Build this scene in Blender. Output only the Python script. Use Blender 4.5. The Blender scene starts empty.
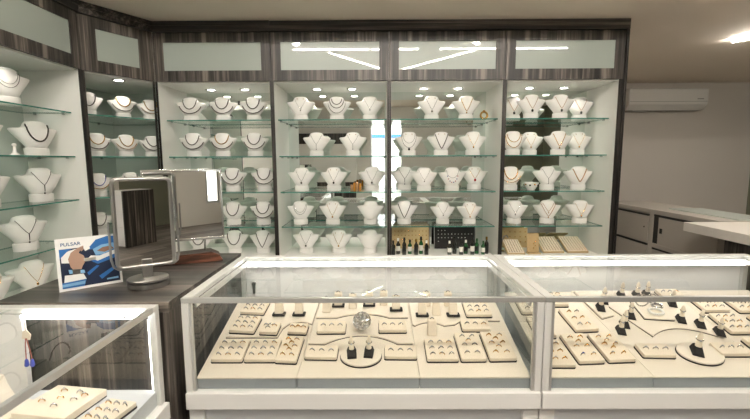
import bpy, math, random
from mathutils import Matrix, Vector
random.seed(7)
PI = math.pi
sc = bpy.context.scene
COL = sc.collection
R = math.radians

# ------------------------------------------------------------------ materials
def new_mat(name):
    m = bpy.data.materials.new(name); m.use_nodes = True
    nt = m.node_tree
    return m, nt, nt.nodes['Principled BSDF']

def pbr(name, col, rough=.5, metal=0., coat=0., coat_r=.03, spec=.5, emit=None, estr=0.):
    m, nt, b = new_mat(name)
    b.inputs['Base Color'].default_value = (*col, 1)
    b.inputs['Roughness'].default_value = rough
    b.inputs['Metallic'].default_value = metal
    b.inputs['Coat Weight'].default_value = coat
    b.inputs['Coat Roughness'].default_value = coat_r
    b.inputs['Specular IOR Level'].default_value = spec
    if emit:
        b.inputs['Emission Color'].default_value = (*emit, 1)
        b.inputs['Emission Strength'].default_value = estr
    return m

def mottled(name, col, amt=.06, scale=18., rough=.5, **k):
    m = pbr(name, col, rough, **k); nt = m.node_tree; b = nt.nodes['Principled BSDF']
    tc = nt.nodes.new('ShaderNodeTexCoord'); n = nt.nodes.new('ShaderNodeTexNoise')
    n.inputs['Scale'].default_value = scale; n.inputs['Detail'].default_value = 3
    r = nt.nodes.new('ShaderNodeValToRGB')
    r.color_ramp.elements[0].color = (*[c * (1 - amt) for c in col], 1)
    r.color_ramp.elements[1].color = (*[min(1, c * (1 + amt)) for c in col], 1)
    nt.links.new(tc.outputs['Object'], n.inputs['Vector'])
    nt.links.new(n.outputs['Fac'], r.inputs['Fac'])
    nt.links.new(r.outputs['Color'], b.inputs['Base Color'])
    return m

def laminate(name, scale, rough=.42, gain=1.0, tint=(.93, .79, .67)):
    m, nt, b = new_mat(name)
    tc = nt.nodes.new('ShaderNodeTexCoord')
    mp = nt.nodes.new('ShaderNodeMapping'); mp.inputs['Scale'].default_value = scale
    nt.links.new(tc.outputs['Object'], mp.inputs['Vector'])
    n1 = nt.nodes.new('ShaderNodeTexNoise'); n1.inputs['Scale'].default_value = 1.0
    n1.inputs['Detail'].default_value = 5; n1.inputs['Roughness'].default_value = .68
    n2 = nt.nodes.new('ShaderNodeTexNoise'); n2.inputs['Scale'].default_value = .33
    n2.inputs['Detail'].default_value = 2
    nt.links.new(mp.outputs['Vector'], n1.inputs['Vector']); nt.links.new(mp.outputs['Vector'], n2.inputs['Vector'])
    mx = nt.nodes.new('ShaderNodeMath'); mx.operation = 'MULTIPLY_ADD'
    mx.inputs[1].default_value = .62
    ad = nt.nodes.new('ShaderNodeMath'); ad.operation = 'MULTIPLY'; ad.inputs[1].default_value = .38
    nt.links.new(n2.outputs['Fac'], ad.inputs[0])
    nt.links.new(n1.outputs['Fac'], mx.inputs[0]); nt.links.new(ad.outputs[0], mx.inputs[2])
    r = nt.nodes.new('ShaderNodeValToRGB'); e = r.color_ramp.elements
    e[0].position = .41; e[0].color = (*[.010 * gain * t for t in tint], 1)
    e[1].position = .62; e[1].color = (*[.20 * gain * t for t in tint], 1)
    k = e.new(.48); k.color = (*[.030 * gain * t for t in tint], 1)
    k = e.new(.545); k.color = (*[.075 * gain * t for t in tint], 1)
    nt.links.new(mx.outputs[0], r.inputs['Fac']); nt.links.new(r.outputs['Color'], b.inputs['Base Color'])
    b.inputs['Roughness'].default_value = rough
    return m

def glass(name, tint, ior=1.5):
    m = bpy.data.materials.new(name); m.use_nodes = True
    nt = m.node_tree; nt.nodes.clear()
    out = nt.nodes.new('ShaderNodeOutputMaterial'); mix = nt.nodes.new('ShaderNodeMixShader')
    tr = nt.nodes.new('ShaderNodeBsdfTransparent'); tr.inputs['Color'].default_value = (*tint, 1)
    gl = nt.nodes.new('ShaderNodeBsdfGlossy'); gl.inputs['Roughness'].default_value = 0.0
    fr = nt.nodes.new('ShaderNodeFresnel'); fr.inputs['IOR'].default_value = ior
    ge = nt.nodes.new('ShaderNodeNewGeometry')
    inv = nt.nodes.new('ShaderNodeMath'); inv.operation = 'SUBTRACT'; inv.inputs[0].default_value = 1
    mu = nt.nodes.new('ShaderNodeMath'); mu.operation = 'MULTIPLY'
    L = nt.links.new
    L(ge.outputs['Backfacing'], inv.inputs[1]); L(fr.outputs['Fac'], mu.inputs[0]); L(inv.outputs[0], mu.inputs[1])
    L(mu.outputs[0], mix.inputs['Fac']); L(tr.outputs[0], mix.inputs[1]); L(gl.outputs[0], mix.inputs[2])
    L(mix.outputs[0], out.inputs['Surface'])
    return m

def mirror_mat(name, col, rough=0.0):
    m = bpy.data.materials.new(name); m.use_nodes = True
    nt = m.node_tree; nt.nodes.clear()
    out = nt.nodes.new('ShaderNodeOutputMaterial'); g = nt.nodes.new('ShaderNodeBsdfGlossy')
    g.inputs['Color'].default_value = (*col, 1); g.inputs['Roughness'].default_value = rough
    nt.links.new(g.outputs[0], out.inputs['Surface'])
    return m

def plank_mat(name):
    m, nt, b = new_mat(name)
    tc = nt.nodes.new('ShaderNodeTexCoord')
    br = nt.nodes.new('ShaderNodeTexBrick'); br.inputs['Scale'].default_value = 1
    br.inputs['Brick Width'].default_value = 1.2; br.inputs['Row Height'].default_value = .16
    br.inputs['Mortar Size'].default_value = .003
    br.inputs['Color1'].default_value = (.26, .235, .21, 1); br.inputs['Color2'].default_value = (.12, .106, .095, 1)
    br.inputs['Mortar'].default_value = (.03, .026, .023, 1)
    mp = nt.nodes.new('ShaderNodeMapping'); mp.inputs['Scale'].default_value = (1.2, 22, 1)
    n = nt.nodes.new('ShaderNodeTexNoise'); n.inputs['Scale'].default_value = 1; n.inputs['Detail'].default_value = 5
    mx = nt.nodes.new('ShaderNodeMix'); mx.data_type = 'RGBA'; mx.blend_type = 'MULTIPLY'; mx.inputs[0].default_value = .8
    r = nt.nodes.new('ShaderNodeValToRGB'); r.color_ramp.elements[0].position = .3; r.color_ramp.elements[1].position = .7
    r.color_ramp.elements[0].color = (.4, .4, .4, 1); r.color_ramp.elements[1].color = (1.6, 1.55, 1.5, 1)
    L = nt.links.new
    L(tc.outputs['Object'], br.inputs['Vector']); L(tc.outputs['Object'], mp.inputs['Vector'])
    L(mp.outputs['Vector'], n.inputs['Vector']); L(n.outputs['Fac'], r.inputs['Fac'])
    L(br.outputs['Color'], mx.inputs[6]); L(r.outputs['Color'], mx.inputs[7]); L(mx.outputs[2], b.inputs['Base Color'])
    b.inputs['Roughness'].default_value = .62
    return m

M = {}
M['lam_v'] = laminate('dark_laminate_upright', (38, 38, 1.0), gain=1.15)
M['lam_h'] = laminate('dark_laminate_lengthwise', (1.1, 60, 60), rough=.36)
M['lam_y'] = laminate('dark_laminate_depthwise', (60, 1.1, 60))
M['cornice'] = laminate('dark_laminate_cornice', (1.1, 60, 60), gain=.85)
M['cornice_y'] = laminate('dark_laminate_cornice_side', (60, 1.1, 60), gain=.85)
M['counter_top'] = laminate('dark_laminate_top', (1.4, 34, 34), rough=.3, gain=1.1)
M['stile'] = laminate('dark_laminate_edge', (50, 50, 1.5), gain=.55)
M['frost'] = pbr('painted_glass', (.35, .395, .355), .35, coat=1., coat_r=.012)
M['mela'] = pbr('white_melamine', (.80, .79, .75), .45)
M['greenback'] = pbr('pale_green_backing', (.55, .60, .56), .35, coat=.3, coat_r=.1)
M['darkback'] = pbr('grey_green_backing', (.62, .67, .62), .3, coat=.6, coat_r=.05)
M['mirror'] = mirror_mat('cabinet_mirror', (.80, .84, .81))
M['mirror_clear'] = mirror_mat('table_mirror', (.92, .92, .90))
M['glass'] = glass('clear_glass', (.975, .985, .98))
M['shelf'] = glass('shelf_glass', (.93, .975, .957))
M['shelf_edge'] = pbr('shelf_glass_edge', (.05, .21, .165), .12, spec=.6)
M['bust'] = mottled('bust_white', (.80, .785, .75), .02, 30, .5)
M['cream'] = mottled('cream_leatherette', (.82, .715, .575), .03, 90, .55)
M['cream2'] = mottled('cream_platform', (.79, .71, .60), .02, 40, .5)
M['suede'] = pbr('black_suede', (.018, .016, .015), .85)
M['grey'] = pbr('grey_riser', (.30, .32, .335), .5)
M['white'] = pbr('white_lacquer', (.80, .79, .77), .3)
M['white_gloss'] = pbr('white_door', (.86, .85, .84), .2)
M['palegrey'] = pbr('pale_grey_panel', (.66, .67, .69), .4)
M['alu'] = pbr('brushed_aluminium', (.62, .62, .61), .33, metal=.75)
M['alu_white'] = pbr('white_aluminium', (.74, .735, .71), .3, metal=.15)
M['chrome'] = pbr('chrome', (.75, .75, .74), .12, metal=1.)
M['nickel'] = pbr('satin_nickel', (.38, .37, .355), .3, metal=1.)
M['silver'] = pbr('silver', (.42, .41, .39), .22, metal=1.)
M['oxid'] = pbr('oxidised_silver', (.10, .092, .082), .35, metal=.8)
M['gold'] = pbr('gold', (.62, .37, .11), .25, metal=1.)
M['rose'] = pbr('bronze_gold', (.38, .22, .11), .3, metal=.9)
M['stone'] = pbr('clear_stone', (.50, .50, .50), .05, spec=1., coat=1.)
M['red'] = pbr('red_stone', (.42, .02, .03), .1, coat=1.)
M['blue'] = pbr('blue_stone', (.03, .06, .32), .12, coat=1.)
M['black'] = pbr('black_stone', (.012, .012, .012), .15, coat=1.)
M['amber'] = pbr('amber', (.42, .17, .02), .12, coat=1.)
M['led'] = pbr('led_diffuser', (.9, .9, .9), .5, emit=(1, .97, .93), estr=4.8)
M['led_end'] = pbr('led_diffuser_bright', (.9, .9, .9), .5, emit=(1, .97, .93), estr=14)
M['led_ceiling'] = pbr('led_ceiling_diffuser', (.9, .9, .9), .5, emit=(1, .93, .83), estr=85)
M['lens'] = pbr('downlight_lens', (.9, .9, .9), .4, emit=(1, .95, .88), estr=14)
M['wall'] = mottled('painted_wall', (.60, .555, .505), .02, 3, .7)
M['wall_white'] = mottled('white_wall', (.74, .72, .67), .02, 3, .7)
M['wall_green'] = mottled('grey_green_wall', (.20, .205, .15), .12, 4, .7)
M['ceil'] = pbr('ceiling_paint', (.86, .76, .65), .8)
M['floor'] = plank_mat('floor_planks')
M['filing'] = pbr('grey_steel', (.54, .50, .445), .42)
M['filing_dark'] = pbr('dark_gap', (.03, .028, .026), .7)
M['slab'] = mottled('cream_slab', (.84, .79, .72), .02, 50, .35)
M['wood'] = laminate('red_brown_wood', (3, 40, 40), rough=.35, gain=.55, tint=(1.7, .62, .32))
M['ac'] = pbr('ac_plastic', (.70, .68, .645), .3)
M['ac_dark'] = pbr('ac_shadow_grey', (.34, .33, .31), .5)
M['tan'] = mottled('tan_board', (.50, .36, .18), .1, 60, .6)
M['bottle_dark'] = pbr('dark_bottle', (.012, .014, .012), .08, coat=1.)
M['bottle_green'] = pbr('green_bottle', (.02, .09, .03), .08, coat=1.)
M['paper'] = pbr('paper_label', (.78, .76, .7), .6)
M['navy'] = pbr('print_navy', (.012, .02, .05), .35)
M['pblue'] = pbr('print_blue', (.03, .15, .42), .35)
M['plight'] = pbr('print_light_blue', (.22, .45, .70), .35)
M['pwhite'] = pbr('print_white', (.82, .82, .80), .35)
M['skin'] = pbr('print_skin', (.42, .27, .20), .35)
M['skin_dark'] = pbr('print_skin_shade', (.25, .14, .10), .35)
M['ink'] = pbr('print_lettering', (.05, .12, .26), .35)
M['fabric_blue'] = pbr('blue_bead', (.06, .09, .50), .4)
M['cord'] = pbr('red_cord', (.42, .12, .09), .7)
M['asphalt'] = pbr('pavement', (.45, .44, .42), .9)
M['facade'] = pbr('pale_facade', (.75, .74, .72), .8)
M['crystal'] = bpy.data.materials.new('cut_crystal'); M['crystal'].use_nodes = True
_b = M['crystal'].node_tree.nodes['Principled BSDF']
_b.inputs['Transmission Weight'].default_value = 1; _b.inputs['Roughness'].default_value = 0
_b.inputs['IOR'].default_value = 2.2; _b.inputs['Base Color'].default_value = (1, 1, 1, 1)

# ------------------------------------------------------------------ mesh builder
class MB:
    def __init__(s): s.v = []; s.f = []; s.m = []; s.T = Matrix.Identity(4)
    def add(s, vs, fs, mi=0):
        o = len(s.v); s.v += [tuple(s.T @ Vector(p)) for p in vs]
        for i, f in enumerate(fs):
            s.f.append(tuple(o + k for k in f)); s.m.append(mi[i] if isinstance(mi, list) else mi)
        return s
    def box(s, x0, x1, y0, y1, z0, z1, mi=0):
        v = [(x0, y0, z0), (x1, y0, z0), (x1, y1, z0), (x0, y1, z0), (x0, y0, z1), (x1, y0, z1), (x1, y1, z1), (x0, y1, z1)]
        return s.add(v, [(0, 3, 2, 1), (4, 5, 6, 7), (0, 1, 5, 4), (1, 2, 6, 5), (2, 3, 7, 6), (3, 0, 4, 7)], mi)
    def prism(s, poly, z0, z1, mi=0, mside=None, mbot=None):
        n = len(poly)
        v = [(x, y, z0) for x, y in poly] + [(x, y, z1) for x, y in poly]
        f = [tuple(range(n - 1, -1, -1)), tuple(range(n, 2 * n))] + [(i, (i + 1) % n, n + (i + 1) % n, n + i) for i in range(n)]
        ms = mi if mside is None else mside
        return s.add(v, f, [mi if mbot is None else mbot, mi] + [ms] * n)
    def cyl(s, p0, p1, r0, r1=None, n=16, mi=0):
        r1 = r0 if r1 is None else r1
        p0 = Vector(p0); p1 = Vector(p1); d = (p1 - p0).normalized()
        a = d.orthogonal().normalized(); b = d.cross(a)
        v = []
        for p, r in ((p0, r0), (p1, r1)):
            v += [tuple(p + r * (math.cos(2 * PI * i / n) * a + math.sin(2 * PI * i / n) * b)) for i in range(n)]
        f = [(i, (i + 1) % n, n + (i + 1) % n, n + i) for i in range(n)] + [tuple(range(n - 1, -1, -1)), tuple(range(n, 2 * n))]
        return s.add(v, f, mi)
    def lathe(s, prof, c=(0, 0, 0), n=24, mi=0, sx=1, sy=1, caps=True):
        v = []; f = []
        for r, z in prof:
            v += [(c[0] + sx * r * math.cos(2 * PI * i / n), c[1] + sy * r * math.sin(2 * PI * i / n), c[2] + z) for i in range(n)]
        for k in range(len(prof) - 1):
            f += [(k * n + i, k * n + (i + 1) % n, (k + 1) * n + (i + 1) % n, (k + 1) * n + i) for i in range(n)]
        if caps: f += [tuple(range(n - 1, -1, -1)), tuple(range((len(prof) - 1) * n, len(prof) * n))]
        return s.add(v, f, mi)
    def loft(s, rings, mi=0, closed_ends=True):
        n = len(rings[0]); v = [p for r in rings for p in r]; f = []
        for k in range(len(rings) - 1):
            f += [(k * n + i, k * n + (i + 1) % n, (k + 1) * n + (i + 1) % n, (k + 1) * n + i) for i in range(n)]
        if closed_ends: f += [tuple(range(n - 1, -1, -1)), tuple(range((len(rings) - 1) * n, len(rings) * n))]
        return s.add(v, f, mi)
    def tube(s, pts, r, n=6, closed=False, mi=0, flat=1.0):
        P = [Vector(p) for p in pts]; N = len(P); rings = []; up = None
        for i in range(N):
            if closed: t = P[(i + 1) % N] - P[i - 1]
            else: t = P[min(i + 1, N - 1)] - P[max(i - 1, 0)]
            t.normalize()
            if up is None: up = t.orthogonal().normalized()
            up = (up - t * up.dot(t)); up = up.normalized() if up.length > 1e-6 else t.orthogonal().normalized()
            b = t.cross(up)
            rr = r[i] if isinstance(r, (list, tuple)) else r
            rings.append([tuple(P[i] + rr * (math.cos(2 * PI * k / n) * up + math.sin(2 * PI * k / n) * b)) for k in range(n)])
        if not closed: return s.loft(rings, mi)
        v = [p for q in rings for p in q]; f = []
        for k in range(N):
            k2 = (k + 1) % N
            f += [(k * n + i, k * n + (i + 1) % n, k2 * n + (i + 1) % n, k2 * n + i) for i in range(n)]
        return s.add(v, f, mi)
    def ball(s, c, r, n=10, m=6, mi=0, sz=(1, 1, 1)):
        rings = []
        for k in range(1, m):
            a = -PI / 2 + PI * k / m
            rings.append([(c[0] + sz[0] * r * math.cos(a) * math.cos(2 * PI * i / n), c[1] + sz[1] * r * math.cos(a) * math.sin(2 * PI * i / n), c[2] + sz[2] * r * math.sin(a)) for i in range(n)])
        return s.loft(rings, mi)
    def mesh(s, name, mats, smooth=True, ang=35):
        me = bpy.data.meshes.new(name); me.from_pydata(s.v, [], s.f)
        for m in (mats if isinstance(mats, (list, tuple)) else [mats]): me.materials.append(m)
        me.polygons.foreach_set('material_index', s.m)
        if smooth:
            me.shade_smooth(); me.set_sharp_from_angle(angle=R(ang))
        me.update()
        return me
    def build(s, name, mats, parent=None, bevel=0, smooth=True, loc=None, ang=35):
        return link(name, s.mesh(name, mats, smooth, ang), parent, bevel, loc)

def link(name, me, parent=None, bevel=0, loc=None):
    o = bpy.data.objects.new(name, me); COL.objects.link(o)
    if parent: o.parent = parent
    if loc: o.location = loc
    if bevel:
        b = o.modifiers.new('bevel', 'BEVEL'); b.width = bevel; b.segments = 2; b.limit_method = 'ANGLE'; b.angle_limit = R(50)
    return o

LABELS = {}
def tag(o, label, cat, group=None):
    n = len(label.split())
    if not 4 <= n <= 16: print('LABEL LENGTH', n, label)
    if label in LABELS: print('LABEL TWICE', label)
    LABELS[label] = 1
    o['label'] = label; o['category'] = cat
    if group: o['group'] = group
    return o
def thing(name, label, cat, loc=(0, 0, 0), rot=(0, 0, 0), group=None):
    o = bpy.data.objects.new(name, None); COL.objects.link(o)
    o.empty_display_size = .05
    o.location = loc; o.rotation_euler = rot
    return tag(o, label, cat, group)
def copy_tree(o, parent=None):
    c = o.copy(); COL.objects.link(c); c.parent = parent
    for ch in o.children: copy_tree(ch, c)
    return c
class Maker:                                    # the first call hands out the prototype, later calls copy it with its parts
    def __init__(s, fn): s.fn = fn; s.o = None
    def __call__(s, label, cat, loc, rot=(0, 0, 0), group=None, scale=1.):
        if s.o is None: s.o = s.fn(); o = s.o
        else: o = copy_tree(s.o)
        o.location = loc; o.rotation_euler = rot; o.scale = (scale,) * 3
        for k in ('group',):
            if k in o: del o[k]
        return tag(o, label, cat, group)
def empty(name):
    o = bpy.data.objects.new(name, None); COL.objects.link(o); o.empty_display_size = .05; return o
def struct(o): o['kind'] = 'structure'; return o
ORD = ['first', 'second', 'third', 'fourth', 'fifth', 'sixth', 'seventh', 'eighth', 'ninth', 'tenth', 'eleventh', 'twelfth']

# ------------------------------------------------------------------ room shell
XL, XR, YR, YB = -2.42, 5.0, -5.4, 5.5
struct(MB().box(XL, XR, YR, YB, -.06, 0).build('floor', M['floor'], smooth=False))
struct(MB().box(XL - .1, XR + .1, 2.5, YB + .1, 2.495, 2.6).box(XL - .1, XR + .1, 2.5, 2.54, 2.6, 3.2)
       .box(XL - .1, XR + .1, YR - .1, 2.5, 3.1, 3.2).build('ceiling', M['ceil'], smooth=False))
struct(MB().box(XL - .1, XL, YR - .1, YB + .1, -.06, 3.2).build('wall_left', M['wall_white'], smooth=False))
struct(MB().box(XR, XR + .1, YR, YB + .1, -.06, 3.2).build('wall_right', M['wall_green'], smooth=False))
struct(MB().box(XL, XR, YB, YB + .1, -.06, 2.495).build('wall_back', M['wall'], smooth=False))
struct(MB().box(XL, 1.785, 3.56, 3.62, 0, 2.495).box(1.725, 1.785, 3.62, YB, 0, 2.495).build('wall_partition', M['wall_white'], smooth=False))
# rear wall with a glazed door and a window
rw = MB()
for x0, x1, z0, z1 in [(XL, -.2, -.06, 3.2), (-.2, .78, 2.6, 3.2), (.78, 2.95, -.06, 3.2), (3.30, 3.80, -.06, 3.2), (2.95, 3.30, 2.5, 3.2), (2.95, 3.30, -.06, .5)]:
    rw.box(x0, x1, YR - .1, YR, z0, z1)
struct(rw.build('wall_rear', M['wall_white'], smooth=False))
struct(MB().box(3.80, XR, YR - .1, YR, -.06, 3.2).build('wall_rear_right', M['wall_green'], smooth=False))
def glazing(name, x0, x1, z0, z1, bars):
    m = MB(); w = .05
    m.box(x0, x0 + w, YR - .08, YR - .02, z0, z1).box(x1 - w, x1, YR - .08, YR - .02, z0, z1)
    m.box(x0 + w, x1 - w, YR - .08, YR - .02, z1 - w, z1).box(x0 + w, x1 - w, YR - .08, YR - .02, z0, z0 + w)
    for b in bars: m.box(b - .02, b + .02, YR - .08, YR - .02, z0 + w, z1 - w)
    o = struct(m.build(name, M['alu']))
    struct(MB().box(x0 + w, x1 - w, YR - .055, YR - .049, z0 + w, z1 - w).build('window_pane', M['glass'], o, smooth=False))
    return o
glazing('door_1', -.2, .78, .0, 2.6, [.42])
glazing('window_1', 2.95, 3.30, .5, 2.5, [])
struct(MB().box(-9, 12, -16, YR - .1, -.12, -.06).build('ground_street', M['asphalt'], smooth=False))

bd = thing('building', 'pale shop building across the street, seen through the glass door in mirrors', 'building', (1.5, -14.3, -.06))
MB().box(-8, 8, -.5, .5, 0, 6.5).build('wall', M['facade'], bd, smooth=False)
for k in range(6):
    for zz in (.6, 3.4):
        MB().box(-7.2 + 2.5 * k, -5.6 + 2.5 * k, .5005, .53, zz, zz + 1.7).build('window', M['palegrey'], bd, smooth=False)
MB().box(-8, 8, .5005, 1.1, 2.7, 2.85).build('awning', M['pblue'], bd, smooth=False)

# ------------------------------------------------------------------ camera
cam = bpy.data.cameras.new('camera'); co = bpy.data.objects.new('camera', cam); COL.objects.link(co)
cam.sensor_width = 36; cam.lens = 407.05 * 36 / 750; cam.clip_start = .02
rx = Vector((.9999775, .00461917, -.00486544)); uy = Vector((.00428362, .11854321, .99293966)); fw = Vector((-.00516332, .99293815, -.11852075))
m = Matrix((rx, uy, -fw)).transposed().to_4x4(); m.translation = Vector((0, 0, 1.5))
co.matrix_world = m; sc.camera = co

# ------------------------------------------------------------------ back wall cabinets
D, ZB, ZC0, ZC1, YBK, DECK = 3.04, 2.08, 2.422, 2.49, 3.50, .755
J = [-1.609, -.7623, .0912, .9311, 1.7846]
SHZ = [1.815, 1.540, 1.264, .992]
def fascia_door(root, w, place, mg=.07, zlo=2.155, zhi=2.352):
    """a door frame in the local frame x 0..w, front at y=0; 'place' maps it into the cabinet"""
    d = MB(); d.T = place; g = .0015; t = .02
    d.box(g, mg, 0, t, ZB, ZC0 - .002).box(w - mg, w - g, 0, t, ZB, ZC0 - .002)
    d.box(mg, w - mg, 0, t, ZB, zlo).box(mg, w - mg, 0, t, zhi, ZC0 - .002)
    door = d.build('door', M['lam_v'], root)
    p = MB(); p.T = place; p.box(mg, w - mg, .007, .015, zlo, zhi)
    p.build('glass_panel', M['frost'], door, smooth=False)
def downlight(root, x, y, energy=4.5):
    m = MB().lathe([(.028, 0), (.042, 0), (.042, -.006), (.028, -.004), (.028, 0)], (x, y, 2.069), 20, caps=False)
    o = m.build('downlight', M['nickel'], root)
    MB().cyl((x, y, 2.0665), (x, y, 2.0690), .027, n=20).build('lens', M['lens'], o)
    l = bpy.data.lights.new('downlight_lamp', 'SPOT'); l.energy = energy; l.spot_size = R(140); l.spot_blend = .6
    l.shadow_soft_size = .03; l.color = (1, .93, .83)
    lo = bpy.data.objects.new('downlight_lamp', l); COL.objects.link(lo); lo.location = (x, y, 2.06); lo.parent = o
BAYS = [('A', 'leftmost frontal wall cabinet, beside the angled corner cabinet'), ('B', 'second frontal wall cabinet, full mirror back behind earring busts'),
        ('C', 'third frontal wall cabinet, above the boards and small bottles'), ('D', 'rightmost frontal wall cabinet, beside the grey filing cabinets')]
DL = [(-1.317, -1.047), (-.474, -.195), (.374, .646), (1.213, 1.486)]
for i, (bk, desc) in enumerate(BAYS):
    x0, x1 = J[i] + .0005, J[i + 1] - .0005
    root = thing('display_cabinet', 'dark wood-grain ' + desc, 'cabinet', (0, 0, 0), group='wall display cabinets')
    st = .014; rt = .03 if i == 3 else .014
    MB().box(x0, x0 + st, D + .006, YBK, 0, ZB - .0005).build('side_panel', M['mela'], root, smooth=False)
    MB().box(x1 - rt, x1, D + .006, YBK, 0, ZB - .0005).build('side_panel', M['mela'], root, smooth=False)
    MB().box(x0, x0 + st, D, D + .006, 0, ZB - .0005).build('stile', M['stile'], root, smooth=False)
    if i == 3:
        MB().box(x1 - rt, x1, D, D + .006, 0, ZB - .0005).box(x1, x1 + .018, D - .012, YBK + .04, 0, 2.49).build('end_panel', M['stile'], root, smooth=False)
    else:
        MB().box(x1 - rt, x1, D, D + .006, 0, ZB - .0005).build('stile', M['stile'], root, smooth=False)
    MB().box(x0, x1, YBK, YBK + .012, 0, ZB).build('mirror_back', M['mirror'], root, smooth=False)
    MB().box(x0 + st, x1 - rt, D + .022, YBK, 2.070, ZB - .0005).build('cabinet_ceiling', M['mela'], root, smooth=False)
    MB().box(x0, x1, D + .022, YBK + .012, ZB, ZC1).build('top_box', M['mela'], root, smooth=False)
    MB().box(x0 + st, x1 - rt, D + .008, YBK, DECK - .02, DECK).build('cabinet_deck', M['mela'], root, smooth=False)
    MB().box(x0 + st, x1 - rt, D + .004, D + .022, .08, DECK - .021).build('base_door', M['lam_v'], root, smooth=False)
    fascia_door(root, x1 - x0, Matrix.Translation((x0, D, 0)))
    for k in (0, 1): downlight(root, DL[i][k], 3.325, .8)
# mouldings along the top
tr = MB().box(J[0] + .003, J[4] + .018, D - .014, D + .02, ZC0 + .001, ZC1 + .003)
tr.box(J[0] + .006, J[1], D - .022, D - .014, ZC0 + .040, ZC1 + .003)
struct(tr.build('trim_1', M['cornice'], smooth=False))
A = Vector((-1.858, 2.638)); B = Vector((-1.609, 3.039)); td = (B - A).normalized(); nd = Vector((-td.y, td.x)); LD = (B - A).length
PD = Matrix(((td.x, nd.x, 0, A.x), (td.y, nd.y, 0, A.y), (0, 0, 1, 0), (0, 0, 0, 1)))
t2 = MB(); t2.T = PD; t2.box(.004, LD - .004, -.014, .02, ZC0 + .001, ZC1 + .003).box(.006, LD - .006, -.022, -.014, ZC0 + .040, ZC1 + .003)
struct(t2.build('trim_2', M['cornice'], smooth=False))
XW = -1.852; YW0, YW1 = 1.35, 2.632
struct(MB().box(XW - .02, XW + .014, YW0, YW1, ZC0 + .001, ZC1 + .003).box(XW + .014, XW + .022, YW0, YW1 - .004, ZC0 + .04, ZC1 + .003).build('trim_3', M['cornice_y'], smooth=False))

# angled corner cabinet (its front runs from A to B)
root = thing('display_cabinet', 'narrow angled corner wall cabinet between left wing and frontal cabinets', 'cabinet', group='wall display cabinets')
XBK = -2.235
mm = MB(); mm.T = PD
mm.box(.001, .018, .001, .010, 0, ZB - .0005).build('stile', M['stile'], root, smooth=False)
mm = MB(); mm.T = PD
mm.box(LD - .014, LD - .001, .001, .010, 0, ZB - .0005).build('stile', M['stile'], root, smooth=False)
MB().box(XBK, J[0] - .002, YBK, YBK + .012, 0, ZB).box(XBK - .012, XBK, 2.648, YBK + .012, 0, ZB).build('back_panel', M['darkback'], root, smooth=False)
pent = lambda q: [(A.x + td.x * .02 + nd.x * q, A.y + td.y * .02 + nd.y * q), (B.x - td.x * .016 + nd.x * q, B.y - td.y * .016 + nd.y * q), (J[0] - .006, B.y + max(q, .05)), (J[0] - .006, YBK - .002), (XBK + .002, YBK - .002), (XBK + .002, 2.655), (A.x - max(q, .03), 2.655)]
MB().prism(pent(.022), 2.070, ZB - .0005).build('cabinet_ceiling', M['mela'], root, smooth=False)
MB().prism(pent(.022), ZB + .0005, ZC1 - .002).build('top_box', M['mela'], root, smooth=False)
MB().prism(pent(.02), DECK - .02, DECK).build('cabinet_deck', M['mela'], root, smooth=False)
mm = MB(); mm.T = PD; mm.box(.02, LD - .016, .004, .018, .08, DECK - .03).build('base_door', M['lam_v'], root, smooth=False)
fascia_door(root, LD, PD, mg=.10)
downlight(root, -1.80, 2.92, .9)
# left wing cabinet
root = thing('display_cabinet', 'left wing wall cabinet with pale back at left edge of view', 'cabinet', group='wall display cabinets')
PW = Matrix(((0, -1, 0, XW), (1, 0, 0, YW0), (0, 0, 1, 0), (0, 0, 0, 1)))
fascia_door(root, YW1 - YW0, PW)
MB().box(XBK, XW - .006, 2.616, 2.634, 0, ZB - .0005).build('side_panel', M['mela'], root, smooth=False)
MB().box(XBK, XW - .006, YW0, YW0 + .018, 0, ZB - .0005).build('side_panel', M['mela'], root, smooth=False)
MB().box(XW - .006, XW, 2.608, 2.634, 0, ZB - .0005).build('stile', M['stile'], root, smooth=False)
MB().box(XW - .006, XW, YW0, YW0 + .018, 0, ZB - .0005).build('stile', M['stile'], root, smooth=False)
MB().box(XBK - .012, XBK, YW0, 2.634, 0, ZB - .0005).build('back_panel', M['greenback'], root, smooth=False)
MB().box(XBK, XW - .022, YW0 + .018, 2.616, 2.070, ZB - .0005).build('cabinet_ceiling', M['mela'], root, smooth=False)
MB().box(XBK - .012, XW - .022, YW0, 2.634, ZB, ZC1).build('top_box', M['mela'], root, smooth=False)
MB().box(XBK, XW - .006, YW0 + .018, 2.616, .70, .72).build('cabinet_deck', M['mela'], root, smooth=False)
MB().box(XW - .02, XW - .006, YW0 + .018, 2.616, .08, .698).build('base_door', M['lam_v'], root, smooth=False)
for yy in (1.75, 2.17): downlight(root, -2.02, yy, 1.0)

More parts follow.
